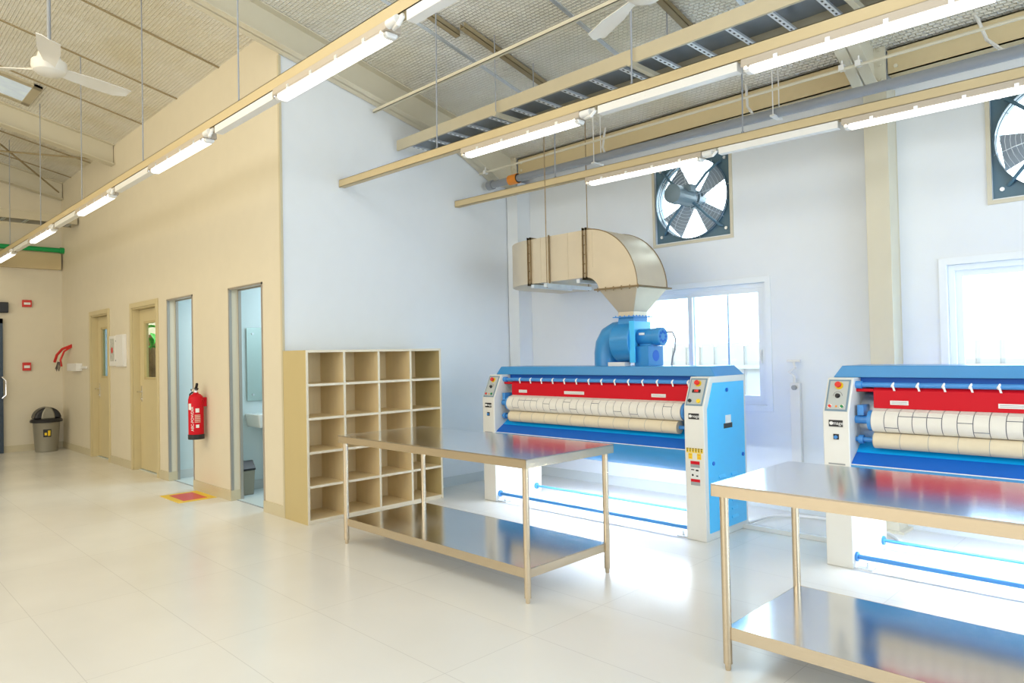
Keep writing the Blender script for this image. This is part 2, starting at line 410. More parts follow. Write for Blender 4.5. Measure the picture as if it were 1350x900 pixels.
# metal trims of the two open doorways
def opening(n, x0, x1, zt):
    r = struct_root('door_%d' % n, ((x0 + x1) / 2, YD, 0)); hw = (x1 - x0) / 2
    b = bm_()
    box(b, -hw - .008, -hw + .012, -.008, .022, BH, zt + .008); box(b, hw - .012, hw + .008, -.008, .022, BH, zt + .008)
    box(b, -hw - .008, hw + .008, -.008, .022, zt - .012, zt + .008)
    box(b, -hw, -hw + .014, .095, .125, 0, zt); box(b, hw - .014, hw, .095, .125, 0, zt); box(b, -hw, hw, .095, .125, zt - .014, zt)
    obj('frame', b, 'alu_frame', r)
    obj('threshold', box(bm_(), -hw, hw, .05, .062, 0, .006), 'grey_pvc', r)
opening(1, *OUT1, 2.25); opening(2, *OUT2, 2.26)

def leaf_door(n, x0, x1, zt):
    r = struct_root('door_%d' % n, ((x0 + x1) / 2, YD, 0)); hw = (x1 - x0) / 2
    b = bm_()
    box(b, -hw - .055, -hw + .012, -.02, .0, 0, zt - .012); box(b, hw - .012, hw + .055, -.02, .0, 0, zt - .012)
    box(b, -hw - .055, hw + .055, -.02, .0, zt - .012, zt + .055)
    box(b, -hw + .001, -hw + .02, .001, .15, 0, zt - .03); box(b, hw - .02, hw - .001, .001, .15, 0, zt - .03); box(b, -hw + .001, hw - .001, .001, .15, zt - .03, zt - .001)
    obj('frame', b, 'door_paint', r, bevel=.003)
    lw = hw - .023
    b = slab_holes(bm_(), 'y', .09, .13, -lw, lw, .01, zt - .034, [(-lw + .20, lw - .14, 1.27, 2.03)])
    lf = obj('door_leaf', b, 'door_paint', r, bevel=.002)
    fr = bm_()
    a0, a1, c0, c1 = -lw + .20, lw - .14, 1.27, 2.03
    for q in ((a0 - .02, a0 + .012, c0 - .02, c1 + .02), (a1 - .012, a1 + .02, c0 - .02, c1 + .02), (a0, a1, c0 - .02, c0 + .012), (a0, a1, c1 - .012, c1 + .02)):
        box(fr, q[0], q[1], .084, .136, q[2], q[3])
    obj('glazing_bead', fr, 'beige_board', lf)
    obj('glass_pane', box(bm_(), a0, a1, .107, .113, c0, c1), 'door_glass', lf)
    h = bm_(); box(h, -lw + .045, -lw + .085, .083, .090, .94, 1.16)
    tube(h, [(-lw + .065, .085, 1.08), (-lw + .065, .03, 1.08), (-lw + .08, .025, 1.08), (-lw + .19, .025, 1.08)], .009)
    cyl(h, (-lw + .065, .085, .98), (-lw + .065, .07, .98), .012)
    obj('door_handle', h, 'chrome', lf)
leaf_door(3, *DR3, 2.25); leaf_door(4, *DR4, 2.25)
# blue-black glazed door at the far left
r = struct_root('door_5', (XF, 1.35, 0))
b = bm_(); box(b, 0, .07, .82, .90, 0, 2.27); box(b, 0, .07, -.9, -.82, 0, 2.27); box(b, 0, .07, -.9, .9, 2.19, 2.27)
obj('frame', b, 'dark_glass_door', r)
lf = obj('door_leaf', slab_holes(bm_(), 'x', .01, .05, -.82, .82, 0.01, 2.19, [(-.7, .7, .14, 2.05)]), 'dark_glass_door', r)
obj('glass_pane', box(bm_(), .025, .035, -.7, .7, .14, 2.05), 'dark_glass_door', lf)
obj('door_handle', tube(bm_(), [(.05, .85, .93), (.12, .88, .93), (.13, .93, .98), (.13, .93, 1.22), (.12, .88, 1.28), (.05, .85, 1.28)], .016), 'chrome', lf)

# windows
def window(n, x0, x1, z0, z1):
    r = struct_root('window_%d' % n, ((x0 + x1) / 2, YW, z0)); hw = (x1 - x0) / 2; h = z1 - z0
    b = slab_holes(bm_(), 'y', .03, .10, -hw, hw, 0, h, [(-hw + .045, hw - .045, .045, h - .045)])
    obj('window_frame', b, 'window_pvc', r, bevel=.003)
    b = slab_holes(bm_(), 'y', -.012, .0, -hw - .055, hw + .055, -.055, h + .055, [(-hw, hw, 0, h)])
    obj('window_surround', b, 'window_pvc', r, bevel=.002)
    for s, (a, c, y) in enumerate(((-hw + .04, .03, .07), (-.03, hw - .04, .035))):
        sb = slab_holes(bm_(), 'y', y, y + .035, a, c, .04, h - .04, [(a + .05, c - .05, .09, h - .09)])
        so = obj('sash', sb, 'window_pvc', r, bevel=.002)
        obj('glass_pane', box(bm_(), a + .05, c - .05, y + .014, y + .02, .09, h - .09), 'glass', so)
    obj('insect_screen_bar', box(bm_(), .37, .39, .11, .125, .05, h - .05), 'galvanised', r)
    hb = bm_(); box(hb, hw - .075, hw - .055, .012, .036, h * .34, h * .34 + .13); box(hb, hw - .072, hw - .058, .0, .014, h * .34 + .02, h * .34 + .11)
    obj('sash_latch', hb, 'white_plastic', r)
for i, w in enumerate(WIN): window(i + 1, *w)

# ------------------------------------------------------------------ outside the windows
o = tag(obj('yard_ground', box(bm_(), -22, 14, YW + .2, 24, -0.35, -0.2), 'concrete'), 'pale concrete yard outside the windows', 'ground'); o['kind'] = 'structure'
b = bm_()
for k in range(96):
    x = -16 + k * 0.25; box(b, x, x + .2, 10.0, 10.03, -.2, 1.60); box(b, x + .2, x + .25, 10.02, 10.04, -.2, 1.55)
box(b, -16, 8, 9.94, 10.0, .15, .21); box(b, -16, 8, 9.94, 10.0, 1.2, 1.26)
tag(obj('yard_fence', b, 'fence_metal'), 'pale ribbed metal fence seen outside through the windows', 'fence')
tag(obj('stay_wire', tube(bm_(), [(-1.75, 7.6, 2.45), (-.3, 8.2, 1.4), (1.2, 8.8, .2)], .006), 'grey_pvc'), 'thin slanting stay wire outside the right-hand window', 'wire')

# ------------------------------------------------------------------ steel structure
def steel_column(x, lab, mat='steel_pale'):
    t = thing('steel_column', lab, 'column', (x, 6.13, 0), group='columns of the window wall')
    b = bm_(); box(b, -.09, .09, 0, .012, 0, 3.62); box(b, -.004, .004, .012, .222, 0, 3.62); box(b, -.09, .09, .217, .229, 0, 3.62)
    box(b, .075, .085, .012, .22, 0, 3.62)
    obj('column_shaft', b, mat, t, bevel=.002)
    b = bm_(); box(b, -.13, .13, -.03, .229, 0, .02)
    obj('base_plate', b, mat, t)
steel_column(-6.10, 'white-painted steel column in the corner where the plain wall meets the window wall', 'white_paint')
steel_column(-1.90, 'cream steel column between the two windows, behind the gap between machines')
def rafter(x, y0, y1, lab, haunch=True, web=.30):
    t = thing('steel_rafter', lab, 'beam', (x, y0, roofz(y0)), group='sloping steel rafters')
    def L(y, dz): return (y - y0, roofz(y) - roofz(y0) + dz)
    if haunch: low = [L(y0, -web), L(5.2, -web), (5.9 - y0, 3.57 - roofz(y0)), (y1 - y0, 3.57 - roofz(y0))]
    else: low = [L(y0, -web), L(y1, -web)]
    b = bm_(); prism(b, low + [L(y1, -.002), L(y0, -.002)], 'x', -.006, .006)
    obj('web', b, 'steel_pale', t)
    b = bm_(); strip(b, [(p[0], p[1]) for p in low], 'x', -.09, .09, .012); obj('bottom_flange', b, 'steel_pale', t)
    b = bm_(); strip(b, [L(y0, -.014), L(y1, -.014)], 'x', -.09, .09, .012); obj('top_flange', b, 'steel_pale', t)
    if haunch:
        b = bm_(); box(b, -.09, .09, y1 - y0 - .02, y1 - y0, 3.56 - roofz(y0), roofz(y1) - roofz(y0) - .01)
        for s in (-.05, .05):
            for z in (3.66, 3.78, 3.90): cyl(b, (s, y1 - y0 - .035, z - roofz(y0)), (s, y1 - y0 - .02, z - roofz(y0)), .014, seg=6)
        obj('end_plate', b, 'steel_pale', t)
    return t
rafter(-6.10, -1.4, 6.14, 'cream steel rafter running down along the plain white wall')
rafter(-1.90, -1.4, 6.14, 'cream steel rafter above the column between the windows')
rafter(-11.38, -1.4, 3.12, 'cream steel rafter over the far doors, behind the left ceiling fan', False)
rafter(-14.38, -1.4, 3.12, 'cream steel rafter tight against the far end wall', False)
def eave(x0, x1, lab):
    t = thing('eave_beam', lab, 'beam', ((x0 + x1) / 2, 6.2, 3.685), group='eave beams above the windows'); h = (x1 - x0) / 2
    b = bm_(); box(b, -h, h, -.05, -.04, 0, .21); box(b, -h, h, -.05, .05, 0, .01); box(b, -h, h, -.05, .05, .20, .21)
    obj('beam_web', b, 'steel_cream', t)
    b = bm_()
    for s in (-1, 1):
        for z in (.06, .15): cyl(b, (s * (h - .06), -.062, z), (s * (h - .06), -.05, z), .016, seg=6)
    obj('bolt', b, 'steel_pale', t)
eave(-6.00, -2.0, 'tan eave beam above the extraction fan nearest the corner')
eave(-1.80, 2.2, 'tan eave beam above the right-hand window')
# roof sheet seams and hung channels
k = 0
for x in (-7.58, -8.83, -10.09, -12.6, -13.8):
    b = bm_(); y1 = 3.13; prism(b, [(RIDGE, roofz(RIDGE) - .012), (y1, roofz(y1) - .012), (y1, roofz(y1) + .002), (RIDGE, roofz(RIDGE) + .002)], 'x', x - .012, x + .012)
    k += 1; struct('trim_%d' % (k + 1), b, 'brown_channel')
for x in (-5.02, -3.78, -2.55, -1.1, 0.2):
    b = bm_(); y1 = 6.1; prism(b, [(RIDGE, roofz(RIDGE) - .01), (y1, roofz(y1) - .01), (y1, roofz(y1) + .002), (RIDGE, roofz(RIDGE) + .002)], 'x', x - .02, x + .02)
    k += 1; struct('trim_%d' % (k + 1), b, 'galvanised')
def channel(x, y0, y1, lab):
    b = bm_(); dz = -.06
    for s0, s1, d0, d1 in ((-.03, -.024, 0, .05), (.024, .03, 0, .05), (-.03, .03, 0, .006)):
        L = lambda y, d: (y, roofz(y) + dz + d)
        prism(b, [L(y0, d0), L(y1, d0), L(y1, d1), L(y0, d1)], 'x', x + s0, x + s1)
    tag(obj('roof_channel', b, 'brown_channel'), lab, 'roof channel')
channel(-4.79, 1.6, 4.16, 'dark tan channel under the roof, the upper of two overlapping lengths')
channel(-4.66, 4.10, 5.6, 'dark tan channel under the roof, lower length above the cable ladder')
channel(-3.02, 3.9, 5.6, 'dark tan channel under the roof beside the right ceiling fan')
b = bm_(); prism(b, [(5.62, roofz(5.62) - .004), (5.9, 3.985), (6.17, 3.905), (6.17, 3.925), (5.9, 4.01), (5.62, roofz(5.62) + .004)], 'x', XI, XE)
struct('ceiling_edge', b, 'roof_foil')
# skylight and braces
t = thing('roof_skylight', 'small bluish roof skylight with a tan border, behind the left ceiling fan', 'skylight', (-10.62, 1.6, roofz(1.6)))
b = bm_()
for q in ((-.42, -.32, -.5, .42), (.30, .40, -.5, .42), (-.42, .40, -.5, -.4), (-.42, .40, .33, .42)):
    y0, y1 = q[2], q[3]; g = lambda y: -.228 * y
    quadbox(b, [(q[0], y0, g(y0) - .03), (q[1], y0, g(y0) - .03), (q[1], y1, g(y1) - .03), (q[0], y1, g(y1) - .03), (q[0], y0, g(y0)), (q[1], y0, g(y0)), (q[1], y1, g(y1)), (q[0], y1, g(y1))])
obj('skylight_frame', b, 'tray_paint', t)
b = bm_(); g = lambda y: -.228 * y
quadbox(b, [(-.32, -.4, g(-.4) - .02), (.30, -.4, g(-.4) - .02), (.30, .33, g(.33) - .02), (-.32, .33, g(.33) - .02), (-.32, -.4, g(-.4) - .012), (.30, -.4, g(-.4) - .012), (.30, .33, g(.33) - .012), (-.32, .33, g(.33) - .012)])
obj('skylight_pane', b, 'skylight_glow', t)
tag(obj('roof_brace', tube(bm_(), [(-11.45, 1.2, roofz(1.2) - .2), (-14.3, 3.05, roofz(3.05) - .2)], .014), 'brown_channel'), 'thin diagonal roof brace running towards the far corner', 'brace')
tag(obj('roof_brace', tube(bm_(), [(-14.3, 1.0, roofz(1.0) - .2), (-11.5, 3.05, roofz(3.05) - .22)], .014), 'brown_channel'), 'thin diagonal roof brace crossing back towards the nearer rafter', 'brace')

# far end services
b = bm_(); box(b, 0, .10, -5, 3.10, 0, .29); tag(obj('end_wall_beam', b, 'steel_cream', loc=(XF, 0, 3.15)), 'tan beam on the far end wall under the green pipe', 'beam')
b = bm_(); cyl(b, (0, -5, 0), (0, 3.13, 0), .042); cyl(b, (0, 3.07, 0), (0, 3.13, 0), .055)
tag(obj('green_pipe', b, 'green_pipe', loc=(XF + .16, 0, 3.485)), 'bright green pipe crossing the far end wall', 'pipe')

# ------------------------------------------------------------------ cable ladders
def ladder(name, lab, loc, rz, length, width, h, spacing):
    t = thing(name, lab, 'cable tray', loc, rz)
    b = bm_()
    for y in (0, width):
        s = 1 if y == 0 else -1
        box(b, 0, length, y - .002, y + .002, 0, h); box(b, 0, length, y, y + s * .02, 0, .003); box(b, 0, length, y, y + s * .02, h - .003, h)
    obj('side_rail', b, 'tray_paint', t)
    n = int(length / spacing)
    for k in range(min(n, 60)):
        x = .2 + k * spacing
        rb = bm_(); box(rb, x, x + .04, .002, width - .002, .004, .022)
        for q in range(7): box(rb, x + .014, x + .026, .05 + q * .06, .075 + q * .06, .0025, .0045, 1)
        obj('rung', rb, ['galvanised', 'black_plastic'], t)
    obj('tray_shade', box(bm_(), 0, length, .004, width - .004, h - .02, h - .012), 'dark_sheet', t)  # dark sheet added for the shaded roof foil behind the rungs
    return t
ladder('cable_tray', 'long tan cable ladder with pale rungs hung below the roof', (-6.12, 4.42, 3.695), 0, 8.2, .46, .11, .30)
ladder('cable_tray', 'short cable ladder crossing the hall near the far end wall', (-13.30, -3.5, 3.80), PI / 2, 6.6, .40, .13, .30)
def strut(x, lab):
    t = thing('tray_hanger', lab, 'bracket', (x, 4.65, 3.66), group='hangers of the long cable ladder')
    b = bm_(); box(b, -.02, .02, -.28, .28, 0, .035); obj('cross_arm', b, 'tray_paint', t)
    for y in (-.26, .25): obj('hanger_rod', cyl(bm_(), (0, y, .03), (0, y, roofz(4.65 + y) - 3.66), .005, seg=8), 'grey_pvc', t)
strut(-4.55, 'bracket and rods holding the left end of the cable ladder')
strut(-3.06, 'bracket and rods holding the cable ladder under the right ceiling fan')
strut(-1.55, 'bracket and rods holding the cable ladder above the right end of the lights')

# thin angle bar below the roof, conduit, grey drain pipe
y = 4.16
b = bm_(); box(b, -6.15, 3.0, y - .015, y + .015, 4.05, 4.055); box(b, -6.15, 3.0, y - .015, y - .011, 4.05, 4.085)
tag(obj('angle_bar', b, 'steel_pale'), 'long thin pale angle bar crossing under the foil roof', 'bar')
t = thing('electrical_conduit', 'thin pale conduit running in front of the eave beams', 'conduit', (0, 5.60, 3.64))
obj('pipe', tube(bm_(), [(-6.1, 0, 0), (-4, 0, -.005), (-1.9, 0, -.01), (3, 0, -.015)], .0125), 'steel_pale', t)
for x in (-6.0, -1.96, -1.84, .4):
    b = bm_(); box(b, x - .02, x + .02, -.025, .025, .014, .022)
    for s in (-1, 1): box(b, x - .02, x + .02, s * .018, s * .024, -.02, .02)
    cyl(b, (x, 0, .015), (x, 0, .06), .006, seg=8); obj('clip', b, 'white_plastic', t)
t = thing('drain_pipe', 'grey plastic drain pipe hung above the rear row of lights', 'pipe', (0, 5.74, 3.50))
obj('pipe', tube(bm_(), [(-6.08, 0, .02), (-5.4, 0, .015), (3, 0, -.09)], .041, seg=16), 'grey_pvc', t)
b = bm_(); cyl(b, (-6.10, 0, .02), (-6.02, 0, .02), .055); cyl(b, (-5.74, 0, .017), (-5.6, 0, .017), .054); obj('coupling', b, 'grey_pvc', t)
tag(obj('warning_tag', cyl(bm_(), (-5.735, 5.74, 3.517), (-5.60, 5.74, 3.517), .058), 'orange_plastic'), 'red and orange tape wrapped on the grey pipe end', 'tape')
for x in (-4.45, -2.55, -.55):
    b = bm_(); dz = -.03 * (x + 5.4) / 3
    for s in (-.06, .06): cyl(b, (x, s, -.05), (x, s, roofz(5.74 + s) - 3.5), .005, seg=8)
    box(b, x - .02, x + .02, -.08, .08, -.065, -.05)
    obj('hanger', b, 'white_plastic', t)
for i, (x, l) in enumerate(((-4.62, 'nearer the corner'), (-3.0, 'above the extraction fan'), (-1.2, 'right of the rafter over the column'))):
    b = bm_(); tube(b, [(x, 6.12, 3.97), (x + .05, 6.03, 3.86), (x + .12, 5.9, 3.66), (x + .22, 5.82, 3.53), (x + .34, 5.8, 3.48)], .012)
    tag(obj('flexible_hose', b, 'white_plastic'), 'thin pale flexible hose drooping from the eave, ' + l, 'hose')

# ------------------------------------------------------------------ suspended light channels and fixtures
def light_bar(y, x0, x1, rods, fix, lab, tilt=0.0):
    t = thing('light_channel', lab, 'light channel', ((x0 + x1) / 2, y, 3.215)); c = (x0 + x1) / 2
    b = bm_(); a0, a1 = x0 - c, x1 - c
    box(b, a0, a1, -.032, -.028, 0, .072); box(b, a0, a1, .028, .032, 0, .072); box(b, a0, a1, -.032, .032, 0, .004); 
    box(b, a0, a1, -.032, -.018, .068, .072); box(b, a0, a1, .018, .032, .068, .072)
    obj('channel_rail', b, 'steel_cream', t)
    t.rotation_euler = (0, math.atan(tilt), 0); t.location.z -= tilt * (c - x0)
    edges = [x0 + .12] + [v for f in fix for v in (f[0] - .03, f[1] + .15)] + [x1 - .02]
    if tilt: edges = edges[2:]
    for q in range(0, len(edges) - 1, 2):
        if edges[q + 1] - edges[q] > .1:
            e = bm_(); box(e, edges[q] - c, edges[q + 1] - c, -.03, .03, -.055, -.001)
            for w in (.3, .34, .38): cyl(e, (edges[q] - c + w, -.032, -.03), (edges[q] - c + w, -.029, -.03), .006, seg=8)
            obj('cable_trunking', e, 'white_plastic', t, bevel=.003)
    for rx in rods:
        e = bm_(); cyl(e, (rx - c, 0, .0), (rx - c, 0, roofz(y) - 3.215 + tilt * 5), .006, seg=8); cyl(e, (rx - c, 0, .05), (rx - c, 0, .09), .012, seg=8)
        obj('hanger_rod', e, 'grey_pvc', t)
def make_fixture():
    t = thing('tube_light', 'x', 'light')
    h = .625
    b = bm_(); prism(b, [(-.050, -.046), (-.046, 0), (.046, 0), (.050, -.046)], 'x', -h, h); obj('housing', b, 'lamp_housing', t, bevel=.004)
    prof = [(-.037, -.046), (-.036, -.062), (-.026, -.076), (.026, -.076), (.036, -.062), (.037, -.046)]
    b = bm_(); prism(b, prof, 'x', -h + .05, h - .05); obj('diffuser', b, 'lamp_glow', t)
    for s in (-1, 1):
        b = bm_(); prism(b, [(p[0] * 1.02, p[1] * 1.01) for p in prof], 'x', s * (h - .05), s * (h - .012)); obj('end_cap', b, 'white_plastic', t, bevel=.008)
        b = bm_(); cyl(b, (s * (h - .035), -.052, -.06), (s * (h - .035), -.058, -.06), .012, seg=10); obj('socket_ring', b, 'chrome', t)
    for x in (-.42, -.14, .14, .42):
        for s in (-1, 1):
            b = bm_(); box(b, x - .012, x + .012, s * .047, s * .053, -.05, -.028); obj('clip', b, 'galvanised', t)
    b = bm_(); pts = [(h + .0, 0, -.03), (h + .05, -.03, -.055), (h + .11, -.05, -.062), (h + .14, -.045, -.035), (h + .12, -.03, -.016), (h + .05, -.02, -.016)]
    tube(b, pts, .012); cyl(b, (h + .02, -.045, -.032), (h + .1, -.045, -.032), .024, seg=14)
    obj('cable_gland', b, 'white_plastic', t)
    return t
proto = make_fixture(); first = [True]
def place_fix(xa, xb, y, lab, grp, tilt=0.0):
    o = proto if first[0] else copy_tree(proto); first[0] = False
    o.location = ((xa + xb) / 2, y, 3.213 - tilt * ((xa + xb) / 2 + 6.19)); o.rotation_euler = (0, math.atan(tilt), 0); tag(o, lab, 'light', grp)
F1 = [(-13.85, -12.6), (-11.37, -10.12), (-8.94, -7.69), (-6.53, -5.28), (-4.18, -2.93), (-1.73, -.48)]
F2 = [(-4.30, -3.05), (-1.86, -.61), (.6, 1.85)]
F3 = [(-4.24, -2.99), (-1.86, -.61), (.6, 1.85)]
light_bar(2.11, -14.45, 2.0, (-12.9, -10.85, -8.85, -6.8, -4.78, -2.2, .2), F1, 'nearest tan light channel, running from the far end wall past the door wall')
light_bar(3.785, -6.19, 3.0, (-4.66, -2.64, -.6, 1.5), F2, 'middle tan light channel, starting at the plain white wall above the shelving', .015)
light_bar(5.31, -6.19, 3.0, (-4.66, -2.64, -.6, 1.5), F3, 'rear tan light channel, just in front of the extraction fans', .015)
l1 = ['farthest lit tube light, small at the left picture edge', 'second lit tube light from the far end of the nearest row', 'third lit tube light from the far end of the nearest row',
      'lit tube light in the nearest row beside the fan tip', 'largest lit tube light, in front of the plain wall corner', 'lit tube light of the nearest row beyond the picture top']
for f, l in zip(F1[:5], l1): place_fix(*f, 2.11, l, 'tube lights of the nearest row')
for f, l in zip(F2[:2], ('lit tube light under the cable ladder, left one of the middle row', 'long bright tube light at top right of the middle row')): place_fix(*f, 3.785, l, 'tube lights of the middle row', .015)
for f, l in zip(F3[:2], ('lit tube light in front of the extraction fan, rear row', 'lit tube light beside the cream column top, rear row')): place_fix(*f, 5.31, l, 'tube lights of the rear row', .015)

# ------------------------------------------------------------------ ceiling fans
def ceiling_fan(loc, rz, lab, R=.62, s=1.0):
    t = thing('ceiling_fan', lab, 'fan', loc, rz, 'ceiling fans')
    b = bm_(); lathe(b, [(.02, .20), (.04, .19), (.07, .14), (.085, .08), (.118, .065), (.12, .02), (.108, -.01), (.08, -.03), (.02, -.036)]); obj('motor_housing', b, 'fan_white', t)
    top = roofz(loc[1]) - loc[2] - .02
    b = bm_(); cyl(b, (0, 0, .19), (0, 0, top), .014, seg=12); obj('down_rod', b, 'grey_pvc', t)
    b = bm_(); lathe(b, [(.03, top - .12), (.06, top - .08), (.07, top), (.02, top)]); obj('canopy', b, 'fan_white', t)
    for k in range(3):
        b = bm_(); n = 8; top_v = []; bot = []
        ang = k * 2 * PI / 3; ca, sa = math.cos(ang), math.sin(ang)
        rows = []
        for i in range(n + 1):
            u = i / n; rr = .10 + (R - .10) * u
            w0 = -.035 - .038 * min(1, u * 2.0); w1 = .035 + .038 * min(1, u * 2.0)
            if u > .88: w1 -= (u - .88) * .6
            pit = .02 * (1 - .3 * u)
            pts = []
            for (w, z) in ((w0, .02 + pit), ((w0 + w1) / 2, .026), (w1, .02 - pit)):
                pts.append((rr * ca - w * sa, rr * sa + w * ca, z))
            rows.append(pts)
        vt = [[bm_v for bm_v in [b.verts.new(p) for p in row]] for row in rows]
        vb = [[b.verts.new((p[0], p[1], p[2] - .006)) for p in row] for row in rows]
        for i in range(n):
            for j in range(2):
                b.faces.new([vt[i][j], vt[i + 1][j], vt[i + 1][j + 1], vt[i][j + 1]])
                b.faces.new([vb[i][j], vb[i][j + 1], vb[i + 1][j + 1], vb[i + 1][j]])
            b.faces.new([vt[i][0], vb[i][0], vb[i + 1][0], vt[i + 1][0]]); b.faces.new([vt[i][2], vt[i + 1][2], vb[i + 1][2], vb[i][2]])
        for j in range(2):
            b.faces.new([vt[n][j], vb[n][j], vb[n][j + 1], vt[n][j + 1]]); b.faces.new([vt[0][j], vt[0][j + 1], vb[0][j + 1], vb[0][j]])
        obj('blade', b, 'fan_white', t)
ceiling_fan((-6.27, 1.283, 3.75), math.radians(108), 'white three-bladed ceiling fan at the upper left, in front of the skylight')
ceiling_fan((-2.09, 3.14, 3.41), math.radians(155), 'white ceiling fan at the top edge, near the cable ladder', R=.60)

# ------------------------------------------------------------------ extraction fans in the window wall
def exhaust_fan(x0, x1, z0, z1, lab, rot):
    cx, cz = (x0 + x1) / 2, (z0 + z1) / 2; h = (x1 - x0) / 2
    fr = bm_(); slab_holes(fr, 'y', -.012, .0, -h - .03, h + .03, -h - .03, h + .03, [(-h, h, -h, h)])
    t = thing('extraction_fan', lab, 'fan', (cx, YW, cz), group='extraction fans in the window wall')
    obj('opening_trim', fr, 'steel_pale', t)
    # plate with round hole
    b = bm_(); n = 48; R = .405
    def sq(a):
        c, s = math.cos(a), math.sin(a); q = h / max(abs(c), abs(s)); return (c * q, s * q * (z1 - z0) / (x1 - x0))
    for y0 in (0,):
        inn = [[b.verts.new((R * math.cos(2 * PI * k / n + PI / 4), y, R * math.sin(2 * PI * k / n + PI / 4))) for k in range(n)] for y in (.03, .05, -.02, .10)]
        ou = [[b.verts.new((sq(2 * PI * k / n + PI / 4)[0], y, sq(2 * PI * k / n + PI / 4)[1])) for k in range(n)] for y in (.03, .05)]
        for k in range(n):
            j = (k + 1) % n
            b.faces.new([inn[0][k], inn[0][j], ou[0][j], ou[0][k]]); b.faces.new([inn[1][k], ou[1][k], ou[1][j], inn[1][j]])
            b.faces.new([ou[0][k], ou[0][j], ou[1][j], ou[1][k]])
            b.faces.new([inn[0][k], inn[2][k], inn[2][j], inn[0][j]]); b.faces.new([inn[1][k], inn[1][j], inn[3][j], inn[3][k]])
    obj('mounting_plate', b, 'fan_blue', t)
    b = bm_(); 
    for sx in (-1, 1):
        for sz in (-1, 1): cyl(b, (sx * (h - .06), .03, sz * (h - .08)), (sx * (h - .06), .015, sz * (h - .08)), .016, seg=8)
    obj('bolt', b, 'galvanised', t)
    for k in range(4):
        a = rot + k * PI / 2; b = bm_()
        ca, sa = math.cos(a), math.sin(a); secs = []
        for u in range(7):
            rr = .08 + .30 * u / 6; w = .07 + .10 * u / 6; tw = math.radians(38 - 14 * u / 6)
            s_ = .03 * u / 6
            pts = []
            for f in (-1, 0, 1):
                ww = f * w * math.cos(tw) / 1.15 + s_; d = .09 + f * w * math.sin(tw) * .55 + (.008 if f == 0 else 0)
                pts.append((rr * ca - ww * sa, d, rr * sa + ww * ca))
            secs.append(pts)
        A = [[b.verts.new(p) for p in s] for s in secs]; B = [[b.verts.new((p[0], p[1] + .006, p[2])) for p in s] for s in secs]
        for i in range(6):
            for j in range(2):
                b.faces.new([A[i][j], A[i + 1][j], A[i + 1][j + 1], A[i][j + 1]]); b.faces.new([B[i][j], B[i][j + 1], B[i + 1][j + 1], B[i + 1][j]])
            for j in (0, 2): b.faces.new([A[i][j], B[i][j], B[i + 1][j], A[i + 1][j]])
        obj('blade', b, 'fan_blade', t)
    b = bm_(); cyl(b, (0, .02, 0), (0, .14, 0), .095, seg=24); cyl(b, (0, -.02, 0), (0, .02, 0), .07, seg=24); obj('hub', b, 'motor_grey', t)
    b = bm_(); cyl(b, (0, -.27, 0), (0, -.04, 0), .088, seg=24); cyl(b, (0, -.35, 0), (0, -.27, 0), .094, .096, seg=24); cyl(b, (0, -.365, 0), (0, -.35, 0), .06, .094, seg=24)
    for k in range(14):
        a = 2 * PI * k / 14; cyl(b, (.085 * math.cos(a), -.29, .085 * math.sin(a)), (.085 * math.cos(a), -.08, .085 * math.sin(a)), .006, seg=5)
    box(b, .04, .12, -.2, -.1, .03, .10); obj('motor', b, 'motor_grey', t)
    for k in range(4):
        a = PI / 4 + k * PI / 2; b = bm_(); c, s = math.cos(a), math.sin(a)
        tube(b, [(.07 * c, -.06, .07 * s), (.30 * c, -.06, .30 * s), (.44 * c, .0, .44 * s), (.47 * c, .026, .46 * s)], .014); obj('support_arm', b, 'fan_blue', t)
    for k in range(10):
        rr = .10 + k * .034; b = bm_(); tube(b, [(rr * math.cos(2 * PI * q / 32), -.045 + .05 * (rr / .41) ** 4, rr * math.sin(2 * PI * q / 32)) for q in range(32)], .0022, seg=5, closed=True); obj('guard_ring', b, 'galvanised', t)
    b = bm_()
    for k in range(8):
        a = 2 * PI * k / 8 + .2; c, s = math.cos(a), math.sin(a); tube(b, [(.09 * c, -.047, .09 * s), (.28 * c, -.04, .28 * s), (.42 * c, .02, .42 * s)], .003, seg=5)
    obj('guard_spokes', b, 'galvanised', t)
exhaust_fan(*FAN[0], 'square blue-grey extraction fan above the left window, whole in view', math.radians(38))
exhaust_fan(*FAN[1], 'square blue-grey extraction fan cut by the right edge of the picture', math.radians(5))

